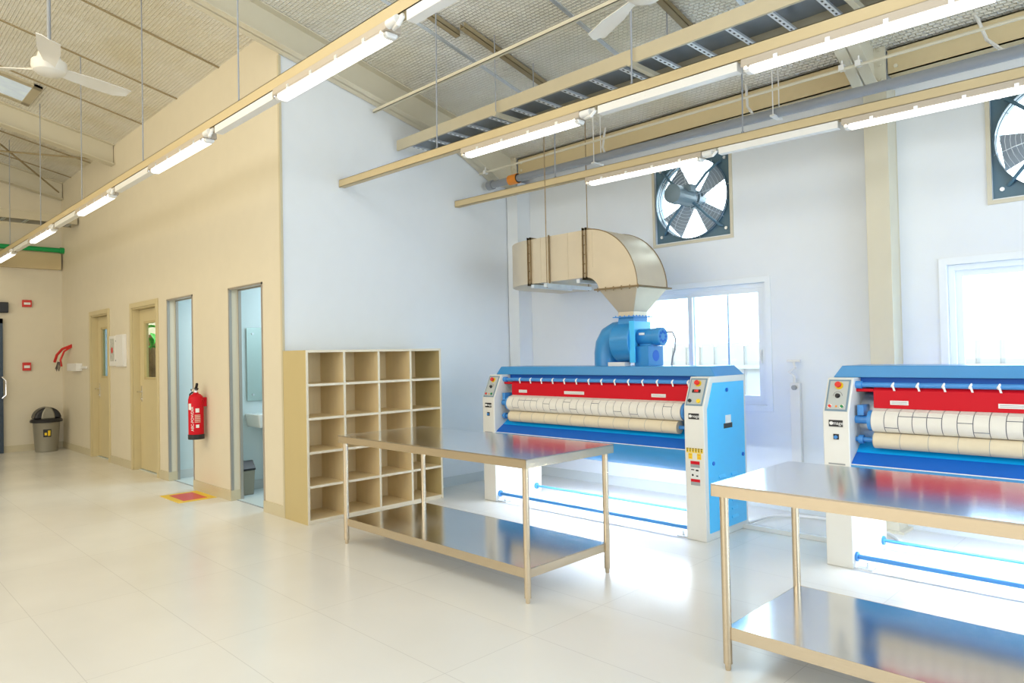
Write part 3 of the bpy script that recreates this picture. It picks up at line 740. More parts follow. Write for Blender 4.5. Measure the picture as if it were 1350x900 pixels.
# ------------------------------------------------------------------ flatwork ironing machines
def disc_on(b, x, s, r, h, seg=20, mi=0, h0=0.0):
    """disc on the slanted control face; s = 0..1 up the slope (local machine coords)"""
    y = .11 * s; z = 1.05 + .235 * s; n = Vector((0, -.235, .11)).normalized(); p = Vector((x, y, z))
    cyl(b, p + n * h0, p + n * h, r, seg=seg, mi=mi)
def plate_on(b, xa, xb, sa, sb, h, mi=0, h0=0.0):
    n = Vector((0, -.235, .11)).normalized()
    P = lambda x, s, k: Vector((x, .11 * s, 1.05 + .235 * s)) + n * k
    quadbox(b, [P(xa, sa, h0), P(xb, sa, h0), P(xb, sa, h), P(xa, sa, h), P(xa, sb, h0), P(xb, sb, h0), P(xb, sb, h), P(xa, sb, h)], mi)
def make_ironer():
    t = thing('flatwork_ironer', 'x', 'ironing machine')
    W = 1.275; TH = .175
    prof = [(0, 0), (0, 1.05), (.11, 1.285), (.69, 1.285), (.69, 0)]
    for s in (-1, 1):
        b = bm_(); prism(b, prof, 'x', s * W, s * (W - TH)); side = obj('end_panel', b, 'machine_white', t, bevel=.006)
        # outer blue cover
        b = bm_(); prism(b, [(.05, .06), (.05, 1.03), (.145, 1.235), (.655, 1.235), (.655, .06)], 'x', s * (W - .002), s * (W + .005))
        cov = obj('side_cover', b, 'panel_blue', side, bevel=.003)
        b = bm_()
        for (y, z) in ((.36, 1.17), (.12, .60), (.61, .62)): cyl(b, (s * (W + .004), y, z), (s * (W + .012), y, z), .016, seg=12)
        obj('cover_lock', b, 'deep_blue', side)
        b = bm_(); box(b, s * (W + .004), s * (W + .007), .30, .44, .86, .90); obj('vent_label', b, 'black_plastic', side)
        b = bm_(); box(b, s * (W + .004), s * (W + .007), .33, .42, .90, .965); obj('paper_label', b, 'label_white', side)
        for cx in (.25, .45):
            for k in range(6):
                z = .12 + k * .07
                b = bm_(); prism(b, [(s * (W + .004), z), (s * (W + .018), z + .004), (s * (W + .004), z + .028)], 'y', cx - .05, cx + .05); obj('louvre', b, 'panel_blue', side)
        # slanted control plate
        b = bm_(); xc = s * (W - TH / 2); hw = TH / 2 - .014
        plate_on(b, xc - hw, xc + hw, .04, .94, .004, 0); plate_on(b, xc - hw + .012, xc + hw - .012, .09, .89, .006, 1, .003)
        cp = obj('control_plate', b, ['control_border', 'control_grey'], side)
        b = bm_(); disc_on(b, xc + .002, .76, .027, .010, mi=0, h0=.004); disc_on(b, xc, .76, .010, .025, mi=1, h0=.008); disc_on(b, xc, .76, .020, .036, mi=1, h0=.022)
        obj('emergency_stop', b, ['yellow_plastic', 'red_plastic'], cp)
        if s < 0:
            b = bm_(); disc_on(b, xc, .47, .013, .020, mi=0, h0=.004); disc_on(b, xc, .47, .017, .008, mi=0, h0=.004); obj('speed_knob', b, 'black_plastic', cp)
            b = bm_(); nrm = Vector((0, -.235, .11)).normalized()
            pts = []
            for q in range(13):
                a = PI * q / 12; pts.append(Vector((xc + .030 * math.cos(a), .11 * (.47 + .12 * math.sin(a)), 1.05 + .235 * (.47 + .12 * math.sin(a)))) + nrm * .0065)
            tube(b, pts, .0012, seg=4); obj('dial_scale', b, 'black_plastic', cp)
            for (dx, mt) in ((-.042, 'red_plastic'), (.038, 'green_plastic')):
                b = bm_(); disc_on(b, xc + dx, .17, .014, .010, mi=0, h0=.004); disc_on(b, xc + dx, .17, .010, .016, mi=1, h0=.009); obj('push_button', b, ['chrome', mt], cp)
            b = bm_(); disc_on(b, xc, .17, .007, .009, h0=.004); obj('indicator_lamp', b, 'orange_plastic', cp)
        else:
            b = bm_(); plate_on(b, xc - .036, xc + .036, .46, .56, .012, 0, .004); ds = obj('temperature_display', b, 'black_plastic', cp)
            n = Vector((0, -.235, .11)).normalized(); p = Vector((xc, .11 * .51, 1.05 + .235 * .51)) + n * .0135
            text_obj('display_digits', '188', .026, 'display_red', ds, p, (1, 0, 0), (0, .11, .235))
            b = bm_(); disc_on(b, xc - .04, .19, .014, .018, h0=.004); obj('selector_knob', b, 'black_plastic', cp)
            b = bm_(); disc_on(b, xc + .036, .19, .017, .014, h0=.004); obj('push_button', b, 'yellow_plastic', cp)
        # nameplate
        b = bm_(); box(b, xc - .046, xc + .046, -.004, 0, .955, 1.0); npl = obj('nameplate', b, 'black_plastic', side)
        b = bm_(); cyl(b, (xc - .030, -.0055, .978), (xc - .030, -.004, .978), .012, seg=18); obj('emblem', b, 'label_white', npl)
        text_obj('plate_lettering', 'image', .034, 'label_white', npl, (xc + .012, -.0052, .979), (1, 0, 0), (0, 0, 1))
        if s < 0:
            b = bm_(); box(b, xc - .018, xc + .018, -.004, 0, .868, .905); cyl(b, (xc, -.004, .884), (xc, -.014, .884), .012, seg=14, mi=1); obj('key_switch', b, ['black_plastic', 'rod_blue'], side)
            b = bm_(); box(b, xc - .055, xc + .055, -.003, 0, .695, .705); obj('caption_strip', b, 'label_grey', side)
        else:
            for k in range(6):
                x = xc - .072 + k * .025; b = bm_(); box(b, x, x + .019, -.003, 0, .690, .727); box(b, x + .002, x + .017, -.004, -.003, .719, .725, 1); box(b, x + .006, x + .012, -.004, -.003, .700, .714, 1)
                obj('caution_label', b, ['yellow_plastic', 'black_plastic'], side)
            for x in (xc - .055, xc + .022):
                b = bm_(); box(b, x, x + .034, -.003, 0, .640, .686); box(b, x + .006, x + .028, -.004, -.003, .672, .677, 1); box(b, x + .008, x + .026, -.004, -.003, .650, .655, 1); obj('caution_label', b, ['yellow_plastic', 'orange_plastic'], side)
            b = bm_(); x0, x1 = xc - .038, xc + .042
            box(b, x0, x1, -.003, 0, .60, .625, 1); box(b, x0, x1, -.003, 0, .575, .60, 2); box(b, x0, x1, -.003, 0, .485, .574, 0)
            box(b, x0 + .005, x0 + .033, -.004, -.003, .553, .561, 3); box(b, x0 + .045, x0 + .07, -.004, -.003, .548, .560, 3)
            cyl(b, (x0 + .018, -.0045, .515), (x0 + .018, -.003, .515), .009, seg=8, mi=3); box(b, x0 + .048, x0 + .066, -.004, -.003, .505, .515, 3)
            box(b, x0, x1, -.003, 0, .462, .484, 1); box(b, x0, x1, -.003, 0, .435, .462, 2)
            obj('warning_label', b, ['label_white', 'guard_red', 'label_grey', 'black_plastic'], side)
        # floor foot
        b = bm_(); xi = s * (W - TH); box(b, xi - s * .11, s * (W - .01), .03, .10, 0, .008); cyl(b, (xi - s * .07, .065, .008), (xi - s * .07, .065, .045), .006, seg=8); cyl(b, (xi - s * .07, .065, .008), (xi - s * .07, .065, .018), .012, seg=6)
        obj('levelling_foot', b, 'galvanised', t)
    WI = W - TH
    b = bm_(); frustum(b, (-W + .005, W - .005, .20, .69), 1.285, (-W + .06, W - .06, .22, .62), 1.366); obj('hood', b, 'machine_blue', t, bevel=.004)
    b = bm_(); box(b, -WI, WI, .24, .66, 1.22, 1.284); box(b, -WI, WI, .64, .66, .50, 1.22); box(b, -WI, WI, .30, .64, .50, .52); obj('rear_casing', b, 'deep_blue', t)
    b = bm_(); cyl(b, (-WI, .40, .98), (WI, .40, .98), .20, seg=40); obj('heated_cylinder', b, 'galvanised', t)
    # upper tie rod with white rings
    b = bm_(); cyl(b, (-WI, .15, 1.237), (WI, .15, 1.237), .017, seg=16); cyl(b, (-WI, .15, 1.237), (-WI + .04, .15, 1.237), .026, seg=16); obj('upper_rod', b, 'rod_blue', t)
    for k in range(14):
        x = -WI + .235 + k * .148
        if x > WI - .03: break
        b = bm_(); cyl(b, (x - .006, .15, 1.240), (x + .006, .15, 1.234), .0195, seg=16)
        quadbox(b, [(x + .006, .131, 1.20), (x + .018, .131, 1.20), (x + .018, .134, 1.20), (x + .006, .134, 1.20), (x - .004, .130, 1.237), (x + .008, .130, 1.237), (x + .008, .134, 1.237), (x - .004, .134, 1.237)]); obj('guide_ring', b, 'tape_white', t)
    # red guard
    b = bm_(); strip(b, [(.150, 1.080), (.150, 1.20), (.165, 1.218), (.24, 1.226)], 'x', -WI + .11, WI - .04, -.004); g = obj('finger_guard', b, 'guard_red', t, bevel=.0015)
    for ax in (-WI + .055, WI - .055): obj('guard_arm', cyl(bm_(), (ax - .055, .16, 1.200), (ax + .055, .16, 1.200), .012, seg=12), 'guard_red', t)
    for x, w in ((-WI + .27, .11), (0.02 - .18, .24), (WI - .33, .14)):
        b = bm_(); box(b, x - w / 2, x + w / 2, .144, .1495, 1.106, 1.134)
        for k in range(2): box(b, x - w / 2 + .008, x + w / 2 - .008, .143, .144, 1.113 + k * .010, 1.116 + k * .010, 1)
        obj('guard_label', b, ['label_white', 'label_grey'], g)
    # belt roller
    b = bm_(); cyl(b, (-WI, .13, 1.0), (WI, .13, 1.0), .028, seg=20); cyl(b, (-WI + .09, .13, .997), (WI - .045, .13, .997), .070, seg=32); box(b, -WI + .02, -WI + .06, .10, .22, 1.03, 1.10); obj('belt_roller', b, 'rod_blue', t)
    L0, L1 = -WI + .115, WI - .07; n = 24; pw = (L1 - L0) / n
    for k in range(n):
        x0 = L0 + k * pw + .0025; x1 = L0 + (k + 1) * pw - .0025; b = bm_(); N = 28
        ring = [[b.verts.new((x, .13 + .074 * math.cos(2 * PI * q / N), .995 + .074 * math.sin(2 * PI * q / N))) for q in range(N)] for x in (x0, x1)]
        for q in range(N): b.faces.new([ring[0][q], ring[0][(q + 1) % N], ring[1][(q + 1) % N], ring[1][q]])
        b.faces.new(ring[0]); b.faces.new(ring[1][::-1])
        # run back over the top to the cylinder
        quadbox(b, [(x0, .095, 1.058), (x1, .095, 1.058), (x1, .26, 1.100), (x0, .26, 1.100), (x0, .093, 1.064), (x1, .093, 1.064), (x1, .258, 1.106), (x0, .258, 1.106)])
        if random.random() < .2:
            a = random.choice((-.5, -.25, 0.0, .25, .6)); cy, cz = .13 - .0745 * math.cos(a), .995 + .0745 * math.sin(a)
            box(b, x0, x1, cy - .001, cy + .001, cz - .002, cz + .002, 1)
        obj('feed_belt', b, ['belt_cloth', 'seam_dark'], t)
    b = bm_(); cyl(b, (L0, .13, .995), (L1, .13, .995), .072, seg=32); obj('belt_gap_core', b, 'seam_dark', t)
    # lower cloth roller
    b = bm_(); cyl(b, (-WI + .12, .125, .866), (WI - .12, .125, .866), .054, seg=32)
    for k in range(12):
        x = -WI + .12 + k * .165
        if x < WI - .13: cyl(b, (x, .125, .866), (x + .003, .125, .866), .0546, seg=32, mi=1)
    obj('cloth_roller', b, ['roller_cloth', 'label_grey'], t)
    b = bm_(); cyl(b, (-WI, .125, .866), (WI, .125, .866), .016, seg=16); cyl(b, (-WI + .02, .125, .866), (-WI + .05, .125, .866), .03, seg=14); cyl(b, (WI - .05, .125, .866), (WI - .02, .125, .866), .03, seg=14); obj('roller_shaft', b, 'rod_blue', t)
    # blue feed trough; bright back and dark tray paint its light and shade
    b = bm_(); strip(b, [(.30, .90), (.20, .83), (.12, .778)], 'x', -WI + .001, WI - .001, .004); obj('trough_back', b, 'trough_lit_blue', t)
    b = bm_(); strip(b, [(.12, .775), (.06, .74), (.012, .705)], 'x', -WI + .001, WI - .001, .004); obj('trough_tray', b, 'deep_blue', t)
    b = bm_(); strip(b, [(.012, .705), (.008, .69), (.02, .62), (.05, .56), (.10, .52), (.30, .50)], 'x', -WI + .001, WI - .001, .004); obj('trough_skirt', b, 'machine_blue', t)
    b = bm_(); box(b, -WI + .001, WI - .001, .008, .016, .703, .708); obj('trough_lip', b, 'tape_white', t)
    # tie bars near the floor
    for y, z, br in ((.06, .075, .016), (.60, .075, .011)):
        b = bm_(); cyl(b, (-WI, y, z), (WI, y, z), br, seg=14); cyl(b, (-WI, y, z), (-WI + .014, y, z), .032, seg=18); cyl(b, (WI - .014, y, z), (WI, y, z), .032, seg=18); obj('tie_bar', b, 'rod_blue', t)
    # light strip added for the glow under the casing; no machine part
    b = bm_(); box(b, -WI + .15, WI - .15, .36, .44, .485, .50); wl = obj('glow_strip_holder', b, 'white_plastic', t)
    b = bm_(); box(b, -WI + .17, WI - .17, .37, .43, .475, .485); obj('added_glow_strip', b, 'under_glow', wl)
    return t
iron = make_ironer(); iron.location = (-4.095, 4.905, 0)
tag(iron, 'blue and white flatwork ironer beneath the metal duct, beside the shelving', 'ironing machine', 'flatwork ironers')
iron2 = copy_tree(iron); iron2.location = (-.655, 4.955, 0)
tag(iron2, 'blue and white flatwork ironer at the right edge, cut off behind the second steel table', 'ironing machine', 'flatwork ironers')

# ------------------------------------------------------------------ blower on the left machine
HZ = 1.366
t = thing('exhaust_blower', 'blue centrifugal blower with motor standing on the left ironer hood', 'blower', (-3.84, 5.44, HZ))
b = bm_()
pr = []
for k in range(28):
    a = -PI / 2 + 2 * PI * k / 28 * .80; rr = .185 + .03 * k / 28
    pr.append((rr * math.cos(a), .215 + rr * math.sin(a)))
pr = [(p[0] * -1, p[1]) for p in pr]
cyl_prof = pr + [(.11, .43), (.11, .2)]
pr2 = []
for k in range(30):
    a = 2 * PI * k / 30; pr2.append((.205 * math.cos(a), .225 + .20 * math.sin(a)))
prism(b, pr2, 'x', -.135, .075); obj('scroll_housing', b, 'machine_blue', t, bevel=.006)
b = bm_(); frustum(b, (-.10, .075, -.12, .11), .33, (-.085, .085, -.11, .11), .45); obj('outlet_neck', b, 'machine_blue', t)
b = bm_(); box(b, -.125, .125, -.15, .15, .448, .456); 
for k in range(5):
    cyl(b, (-.1 + k * .05, -.135, .456), (-.1 + k * .05, -.135, .466), .007, seg=6); cyl(b, (.11, -.1 + k * .05, .456), (.11, -.1 + k * .05, .466), .007, seg=6)
obj('outlet_flange', b, 'rod_blue', t)
b = bm_(); box(b, .072, .084, -.17, .16, .03, .41); box(b, .084, .13, -.17, -.155, .03, .41); obj('side_plate', b, 'panel_blue', t, bevel=.002)
b = bm_(); tube(b, [(-.30, -.02, 0), (-.30, -.02, .12), (-.285, -.02, .20), (-.24, -.02, .27), (-.17, -.02, .30), (-.125, -.02, .30)], .12, seg=20); obj('inlet_elbow', b, 'machine_blue', t)
b = bm_(); box(b, -.16, .03, -.19, -.1, 0, .035); obj('mounting_foot', b, 'white_plastic', t)
b = slab_holes(bm_(), 'x', .238, .242, -.12, .12, 0, .178, []); box(b, .09, .238, -.12, .12, 0, .178); mb = obj('motor_stand', b, 'machine_blue', t, bevel=.003)
b = bm_(); cyl(b, (.2415, 0, .09), (.2435, 0, .09), .052, seg=28); obj('stand_opening', b, 'deep_blue', mb)
b = bm_(); cyl(b, (.09, -.02, .262), (.27, -.02, .262), .076, seg=28); cyl(b, (.27, -.02, .262), (.335, -.02, .262), .082, seg=28); box(b, .12, .24, -.08, .04, .178, .20); mo = obj('motor', b, 'machine_blue', t, bevel=.003)
b = bm_()
for k in range(8):
    a = 2 * PI * k / 8; c, s = math.cos(a), math.sin(a); box_c = Vector((.336, -.02 + .045 * c, .262 + .045 * s)); cyl(b, box_c, box_c + Vector((.002, 0, 0)), .014, seg=8)
obj('vent_hole', b, 'deep_blue', mo)
b = bm_(); box(b, .13, .19, -.102, -.096, .28, .30); obj('rating_plate', b, 'label_white', mo)
b = bm_(); tube(b, [(.33, .05, .30), (.39, .05, .30), (.42, .05, .24), (.41, .05, .14), (.38, .06, .08), (.36, .07, 0.0)], .008); obj('power_cable', b, 'grey_pvc', mo)

# ------------------------------------------------------------------ sheet metal duct
t = thing('exhaust_duct', 'bent galvanised rectangular duct rising from the blower and turning to the wall', 'duct', (-3.83, 5.44, 1.822))
OX, OY, OZ = -3.83, 5.44, 1.822
def loc3(p): return (p[0] - OX, p[1] - OY, p[2] - OZ)
def duct_box(b, x0, x1, y0, y1, z0, z1): box(b, x0 - OX, x1 - OX, y0 - OY, y1 - OY, z0 - OZ, z1 - OZ)
D0, D1 = 5.20, 5.68; ZA, ZB = 2.21, 2.665
b = bm_(); frustum(b, (-3.927 - OX, -3.755 - OX, 5.33 - OY, 5.55 - OY), 0, (-3.927 - OX, -3.755 - OX, 5.33 - OY, 5.55 - OY), .045)
frustum(b, (-3.927 - OX, -3.755 - OX, 5.33 - OY, 5.55 - OY), .045, (-4.045 - OX, -3.618 - OX, D0 - OY, D1 - OY), .258); obj('reducer', b, 'duct_sheet', t)
def rect_sweep(b, secs):
    R = [[b.verts.new(loc3(p)) for p in s] for s in secs]
    for A, B in zip(R, R[1:]):
        for k in range(4): b.faces.new([A[k], A[(k + 1) % 4], B[(k + 1) % 4], B[k]])
    b.faces.new(R[0][::-1]); b.faces.new(R[-1])
secs = []
for k in range(17):
    a = PI / 2 * k / 16; c, s = math.cos(a), math.sin(a); cx, cz = -4.205, 2.08
    ri, ro = .13 + .03 * (1 - s), .587
    secs.append([(cx + ro * c, D0, cz + ro * s), (cx + ro * c, D1, cz + ro * s), (cx + ri * c, D1, cz + ri * s), (cx + ri * c, D0, cz + ri * s)])
b = bm_(); rect_sweep(b, secs); el = obj('upright_elbow', b, 'duct_sheet', t)
# beads along the elbow outer edges
b = bm_()
for y in (D0, D1): tube(b, [loc3((-4.205 + .590 * math.cos(PI / 2 * k / 16), y, 2.08 + .588 * math.sin(PI / 2 * k / 16))) for k in range(17)], .005, seg=6)
obj('elbow_seam', b, 'duct_seam', el)
b = bm_(); duct_box(b, -4.93, -4.205, D0, D1, ZA, ZB); st = obj('straight_section', b, 'duct_sheet', t)
secs = []
for k in range(13):
    a = PI / 2 * k / 12; cx, cy = -4.93, 5.81; ri, ro = .13, .61; c, s = math.cos(a), math.sin(a)
    secs.append([(cx - ro * s, cy - ro * c, ZA), (cx - ri * s, cy - ri * c, ZA), (cx - ri * s, cy - ri * c, ZB), (cx - ro * s, cy - ro * c, ZB)])
b = bm_(); rect_sweep(b, secs); obj('level_elbow', b, 'duct_sheet', t)
b = bm_(); duct_box(b, -5.54, -5.06, 5.81, YW, ZA, ZB); obj('wall_section', b, 'duct_sheet', t)
def flange_x(x, w=.03):
    b = bm_()
    for dx in (-w, w - .006):
        duct_box(b, x + dx, x + dx + .006, D0 - .02, D0 + .004, ZA - .02, ZB + .02); duct_box(b, x + dx, x + dx + .006, D1 - .004, D1 + .02, ZA - .02, ZB + .02)
        duct_box(b, x + dx, x + dx + .006, D0 - .02, D1 + .02, ZA - .02, ZA + .004); duct_box(b, x + dx, x + dx + .006, D0 - .02, D1 + .02, ZB - .004, ZB + .02)
    for k in range(5):
        z = ZA + .04 + k * .09; cyl(b, loc3((x - w - .006, D0 - .010, z)), loc3((x + w + .006, D0 - .010, z)), .005, seg=6)
    obj('flange_joint', b, 'duct_seam', t)
flange_x(-4.205, .022); flange_x(-4.93, .022)
b = bm_()
for z in (2.077, 2.086):
    duct_box(b, -4.085, -3.58, D0 - .03, D0, z - .003, z + .003); duct_box(b, -4.085, -3.58, D1, D1 + .03, z - .003, z + .003); duct_box(b, -4.085, -4.045, D0, D1, z - .003, z + .003); duct_box(b, -3.618, -3.58, D0, D1, z - .003, z + .003)
for k in range(6): cyl(b, loc3((-4.05 + k * .09, D0 - .015, 2.06)), loc3((-4.05 + k * .09, D0 - .015, 2.10)), .006, seg=6)
obj('flange_joint', b, 'duct_seam', t)
for x, za in ((-4.42, ZA), (-4.78, ZA), (-4.118, 2.3)):
    b = bm_(); duct_box(b, x - .003, x + .003, D0 - .003, D0, za, ZB - (.03 if za > ZA else 0)); obj('standing_seam', b, 'duct_sheet', st)
for x in (-4.66, ):
    b = bm_(); cyl(b, loc3((x, D0 - .045, ZA - .06)), loc3((x, D0 - .045, roofz(D0 - .045) - .01)), .005, seg=8); duct_box(b, x - .008, x + .008, D0 - .012, D0 - .003, ZA - .02, ZB + .01); tr = obj('hanger_rod', b, 'duct_seam', t)
    b = bm_(); cyl(b, loc3((x, D1 + .13, ZA - .06)), loc3((x, D1 + .13, roofz(D1 + .13) - .01)), .005, seg=8); obj('hanger_rod', b, 'duct_seam', t)
    b = bm_(); duct_box(b, x - .02, x + .02, D0 - .07, D1 + .16, ZA - .055, ZA - .02); obj('hanger_channel', b, 'galvanised', t)
b = bm_(); duct_box(b, -4.90, -4.86, D0 - .02, D1 + .1, ZA - .045, ZA - .01); duct_box(b, -4.30, -4.26, D0 - .02, D1 + .1, ZA - .045, ZA - .01); obj('hanger_channel', b, 'galvanised', t)

# ------------------------------------------------------------------ stainless work tables
def make_table():
    t = thing('work_table', 'x', 'table')
    Lx, Ly = 2.11, .86
    b = bm_(); box(b, 0, Lx, 0, Ly, .862, .870); top = obj('tabletop', b, 'stainless', t)
    b = bm_()
    for q in ((0, Lx, 0, .003), (0, Lx, Ly - .003, Ly), (0, .003, 0, Ly), (Lx - .003, Lx, 0, Ly)): box(b, *q, .812, .8695)
    obj('top_edge', b, 'stainless_warm', t)
    b = bm_(); box(b, .045, Lx - .045, .04, Ly - .04, .197, .203); obj('lower_shelf', b, 'stainless', t)
    b = bm_()
    for q in ((.045, Lx - .045, .038, .041), (.045, Lx - .045, Ly - .041, Ly - .038), (.045, .048, .04, Ly - .04), (Lx - .048, Lx - .045, .04, Ly - .04)): box(b, *q, .145, .2035)
    obj('shelf_edge', b, 'stainless_warm', t)
    for x in (.045, Lx - .045):
        for y in (.04, Ly - .04):
            b = bm_(); cyl(b, (x, y, .035), (x, y, .862), .0205, seg=20); lg = obj('leg', b, 'stainless_warm', t)
            b = bm_(); lathe(b, [(.012, 0), (.014, .006), (.014, .030), (.021, .032), (.021, .037)], (x, y, 0), 16); obj('adjustable_foot', b, 'stainless_warm', lg)
    return t
tb = make_table(); tb.location = (-5.013, 2.99, 0); tb.rotation_euler = (0, 0, 0)
tag(tb, 'stainless steel table with lower shelf standing in front of the shelving, whole in view', 'table', 'stainless work tables')
tb2 = copy_tree(tb); tb2.location = (-1.69, 2.985, 0)
tag(tb2, 'stainless steel table with lower shelf cut off by the right picture edge', 'table', 'stainless work tables')

# ------------------------------------------------------------------ pigeonhole shelving
t = thing('pigeonhole_shelving', 'beige open shelving unit of twenty square compartments against the plain wall', 'shelving', (-6.185, 3.12, 0))
D = .43; Wd = 1.555; Hh = 1.57; th = .022
def board(name, x0, x1, y0, y1, z0, z1, mat='board_inside'):
    b = bm_(); box(b, x0, x1 - .003, y0, y1, z0, z1, 0); box(b, x1 - .003, x1, y0, y1, z0, z1, 1); obj(name, b, [mat, 'board_edge'], t)
board('side_panel', 0, D, 0, th, 0, Hh, 'beige_board'); board('side_panel', 0, D, Wd - th, Wd, 0, Hh, 'beige_board')
zs = [.018 + k * (Hh - th - .018) / 5 for k in range(6)]
board('top_panel', 0, D, th, Wd - th, Hh - th, Hh, 'beige_board')
for k in range(5): board('shelf', 0.008, D - .002, th, Wd - th, zs[k], zs[k] + th)
cw = (Wd - th) / 4
for k in range(1, 4):
    for j in range(5):
        z1 = (Hh - th) if j == 4 else zs[j + 1]
        board('divider', .008, D - .001, k * cw, k * cw + th, zs[j] + th, z1)
b = bm_(); box(b, 0, .008, th, Wd - th, 0, Hh - th); obj('back_panel', b, 'board_inside', t)
b = bm_(); box(b, .02, D - .01, th, Wd - th, 0, .018); obj('plinth', b, 'board_edge', t)

# ------------------------------------------------------------------ small things by the doors
# fire extinguisher
t = thing('fire_extinguisher', 'red fire extinguisher hanging on the wall between the two open doorways', 'fire extinguisher', (-8.06, 3.02, .62))
b = bm_(); lathe(b, [(.078, .052), (.08, .06), (.08, .44), (.072, .475), (.05, .497), (.028, .508), (.026, .52)]); bd = obj('cylinder', b, 'guard_red', t)
b = bm_(); lathe(b, [(.084, 0), (.086, .01), (.086, .05), (.078, .056)]); obj('base_ring', b, 'black_plastic', t)
b = bm_(); cyl(b, (0, 0, .51), (0, 0, .545), .022); box(b, -.02, .02, -.05, .02, .54, .56); cyl(b, (-.03, 0, .53), (-.05, -.01, .53), .014); obj('valve', b, 'chrome', t)
b = bm_(); prism(b, [(-.02, .56), (.015, .555), (.045, .61), (.035, .625), (.01, .58)], 'y', -.012, .012); prism(b, [(-.02, .545), (.02, .54), (.06, .56), (.05, .57)], 'y', -.010, .010); obj('handle', b, 'black_plastic', t)
b = bm_(); tube(b, [(-.04, -.01, .53), (-.085, -.03, .50), (-.10, -.04, .40), (-.098, -.035, .20), (-.092, -.03, .12)], .010); obj('hose', b, 'black_plastic', t)
def curved(bb, a0, a1, z0, z1, r=.0812, mi=0):
    n = 8; A = []; 
    for k in range(n + 1):
        a = math.radians(a0 + (a1 - a0) * k / n); A.append((bb.verts.new((r * math.cos(a), r * math.sin(a), z0)), bb.verts.new((r * math.cos(a), r * math.sin(a), z1))))
    for k in range(n): bb.faces.new([A[k][0], A[k + 1][0], A[k + 1][1], A[k][1]]).material_index = mi
for q in ((-88, -58, .33, .40), (-24, 4, .30, .345), (-22, 2, .13, .165)):
    b = bm_(); curved(b, *q); obj('paper_sticker', b, 'label_white', bd)
b = bm_()
for k in range(7): curved(b, -30, 12, .19 + k * .013, .195 + k * .013, mi=1)

obj('instruction_label', b, ['label_white', 'board_edge'], bd)
text_obj('lettering', 'ABC-POWDER', .042, 'label_white', bd, (.0559, -.0600, .23), (0, 0, 1), (-.731, -.682, 0))
b = bm_(); box(b, -.03, .03, .07, .108, .36, .46); tube(b, [(-.08, .03, .44), (-.05, .075, .44), (.05, .075, .44), (.08, .03, .44)], .006); obj('wall_bracket', b, 'guard_red', t)

# floor marking under the extinguisher
t = thing('floor_marking', 'yellow-bordered red floor marking below the fire extinguisher', 'floor marking', (-8.01, 2.905, 0.0))
b = bm_(); slab_holes(b, 'x', 0, 1, -1, 1, 0, 1, []) if False else None
box(b, -.29, .29, -.20, .20, 0, .003); obj('border', b, 'yellow_plastic', t)
obj('field', box(bm_(), -.215, .215, -.125, .125, .003, .004), 'red_plastic', t)

# round-lidded bin
t = thing('rubbish_bin', 'grey swing-lid bin with black rim in the far corner', 'bin', (-14.12, 2.80, 0))
b = bm_(); lathe(b, [(.155, 0), (.165, .01), (.20, .50), (.205, .51)], seg=32); bd = obj('bin_body', b, 'bin_grey', t)
b = bm_(); lathe(b, [(.205, .495), (.235, .50), (.24, .53), (.22, .555), (.20, .56)], seg=32); obj('rim', b, 'black_plastic', t)
b = bm_()
pts = []
for k in range(15):
    a = PI * k / 14; pts.append((.20 * math.cos(a), .555 + .20 * math.sin(a)))
prism(b, pts, 'x', -.14, .14)
obj('dome_lid', b, 'black_plastic', t, bevel=.03)
b = bm_(); prism(b, [(p[0], p[1]) for p in pts if True], 'x', -.15, .15)
for v in b.verts: v.co.z = .555 + (v.co.z - .555) * 1.03; v.co.y *= .52; 
for v in b.verts: v.co.z = min(v.co.z, .765)
obj('swing_flap', b, 'bin_grey', t, bevel=.02)
b = bm_(); r0 = .19
def bincurve(bb, a0, a1, z0, z1, r, mi):
    n = 6; A = []
    for k in range(n + 1):
        a = math.radians(a0 + (a1 - a0) * k / n); A.append((bb.verts.new((r(z0) * math.cos(a), r(z0) * math.sin(a), z0)), bb.verts.new((r(z1) * math.cos(a), r(z1) * math.sin(a), z1))))
    for k in range(n): bb.faces.new([A[k][0], A[k + 1][0], A[k + 1][1], A[k][1]]).material_index = mi
rr = lambda z: .166 + .036 * z / .5 * 1.0
bincurve(b, -25, 10, .255, .385, rr, 0); bincurve(b, -5, 6, .275, .365, lambda z: rr(z) + .001, 1); bincurve(b, -19, -9, .285, .330, lambda z: rr(z) + .001, 1)
obj('sticker', b, ['black_plastic', 'yellow_plastic'], bd)

# fire alarm devices on the far wall
def alarm(name, y, z, w, h, lab, grp):
    t = thing(name, lab, 'fire alarm', (XF, y, z), group=grp)
    b = bm_(); box(b, 0, .05, -w / 2, w / 2, -h / 2, h / 2); obj('casing', b, 'hose_red', t, bevel=.005)
    b = bm_(); box(b, .05, .053, -w * .35, w * .35, -h * .18, h * .14); obj('white_panel', b, 'label_white', t)
alarm('fire_bell', 2.60, 2.54, .135, .12, 'upper red fire alarm sounder on the far wall', None)
alarm('alarm_call_point', 2.59, 1.45, .12, .14, 'lower red alarm call point on the far wall above the bin', None)
tag(obj('wall_speaker', box(bm_(), 0, .08, -.14, .08, -.09, .09), 'black_plastic', loc=(XF, 2.25, 2.46), bevel=.01), 'black box above the dark door at the left edge', 'wall box')

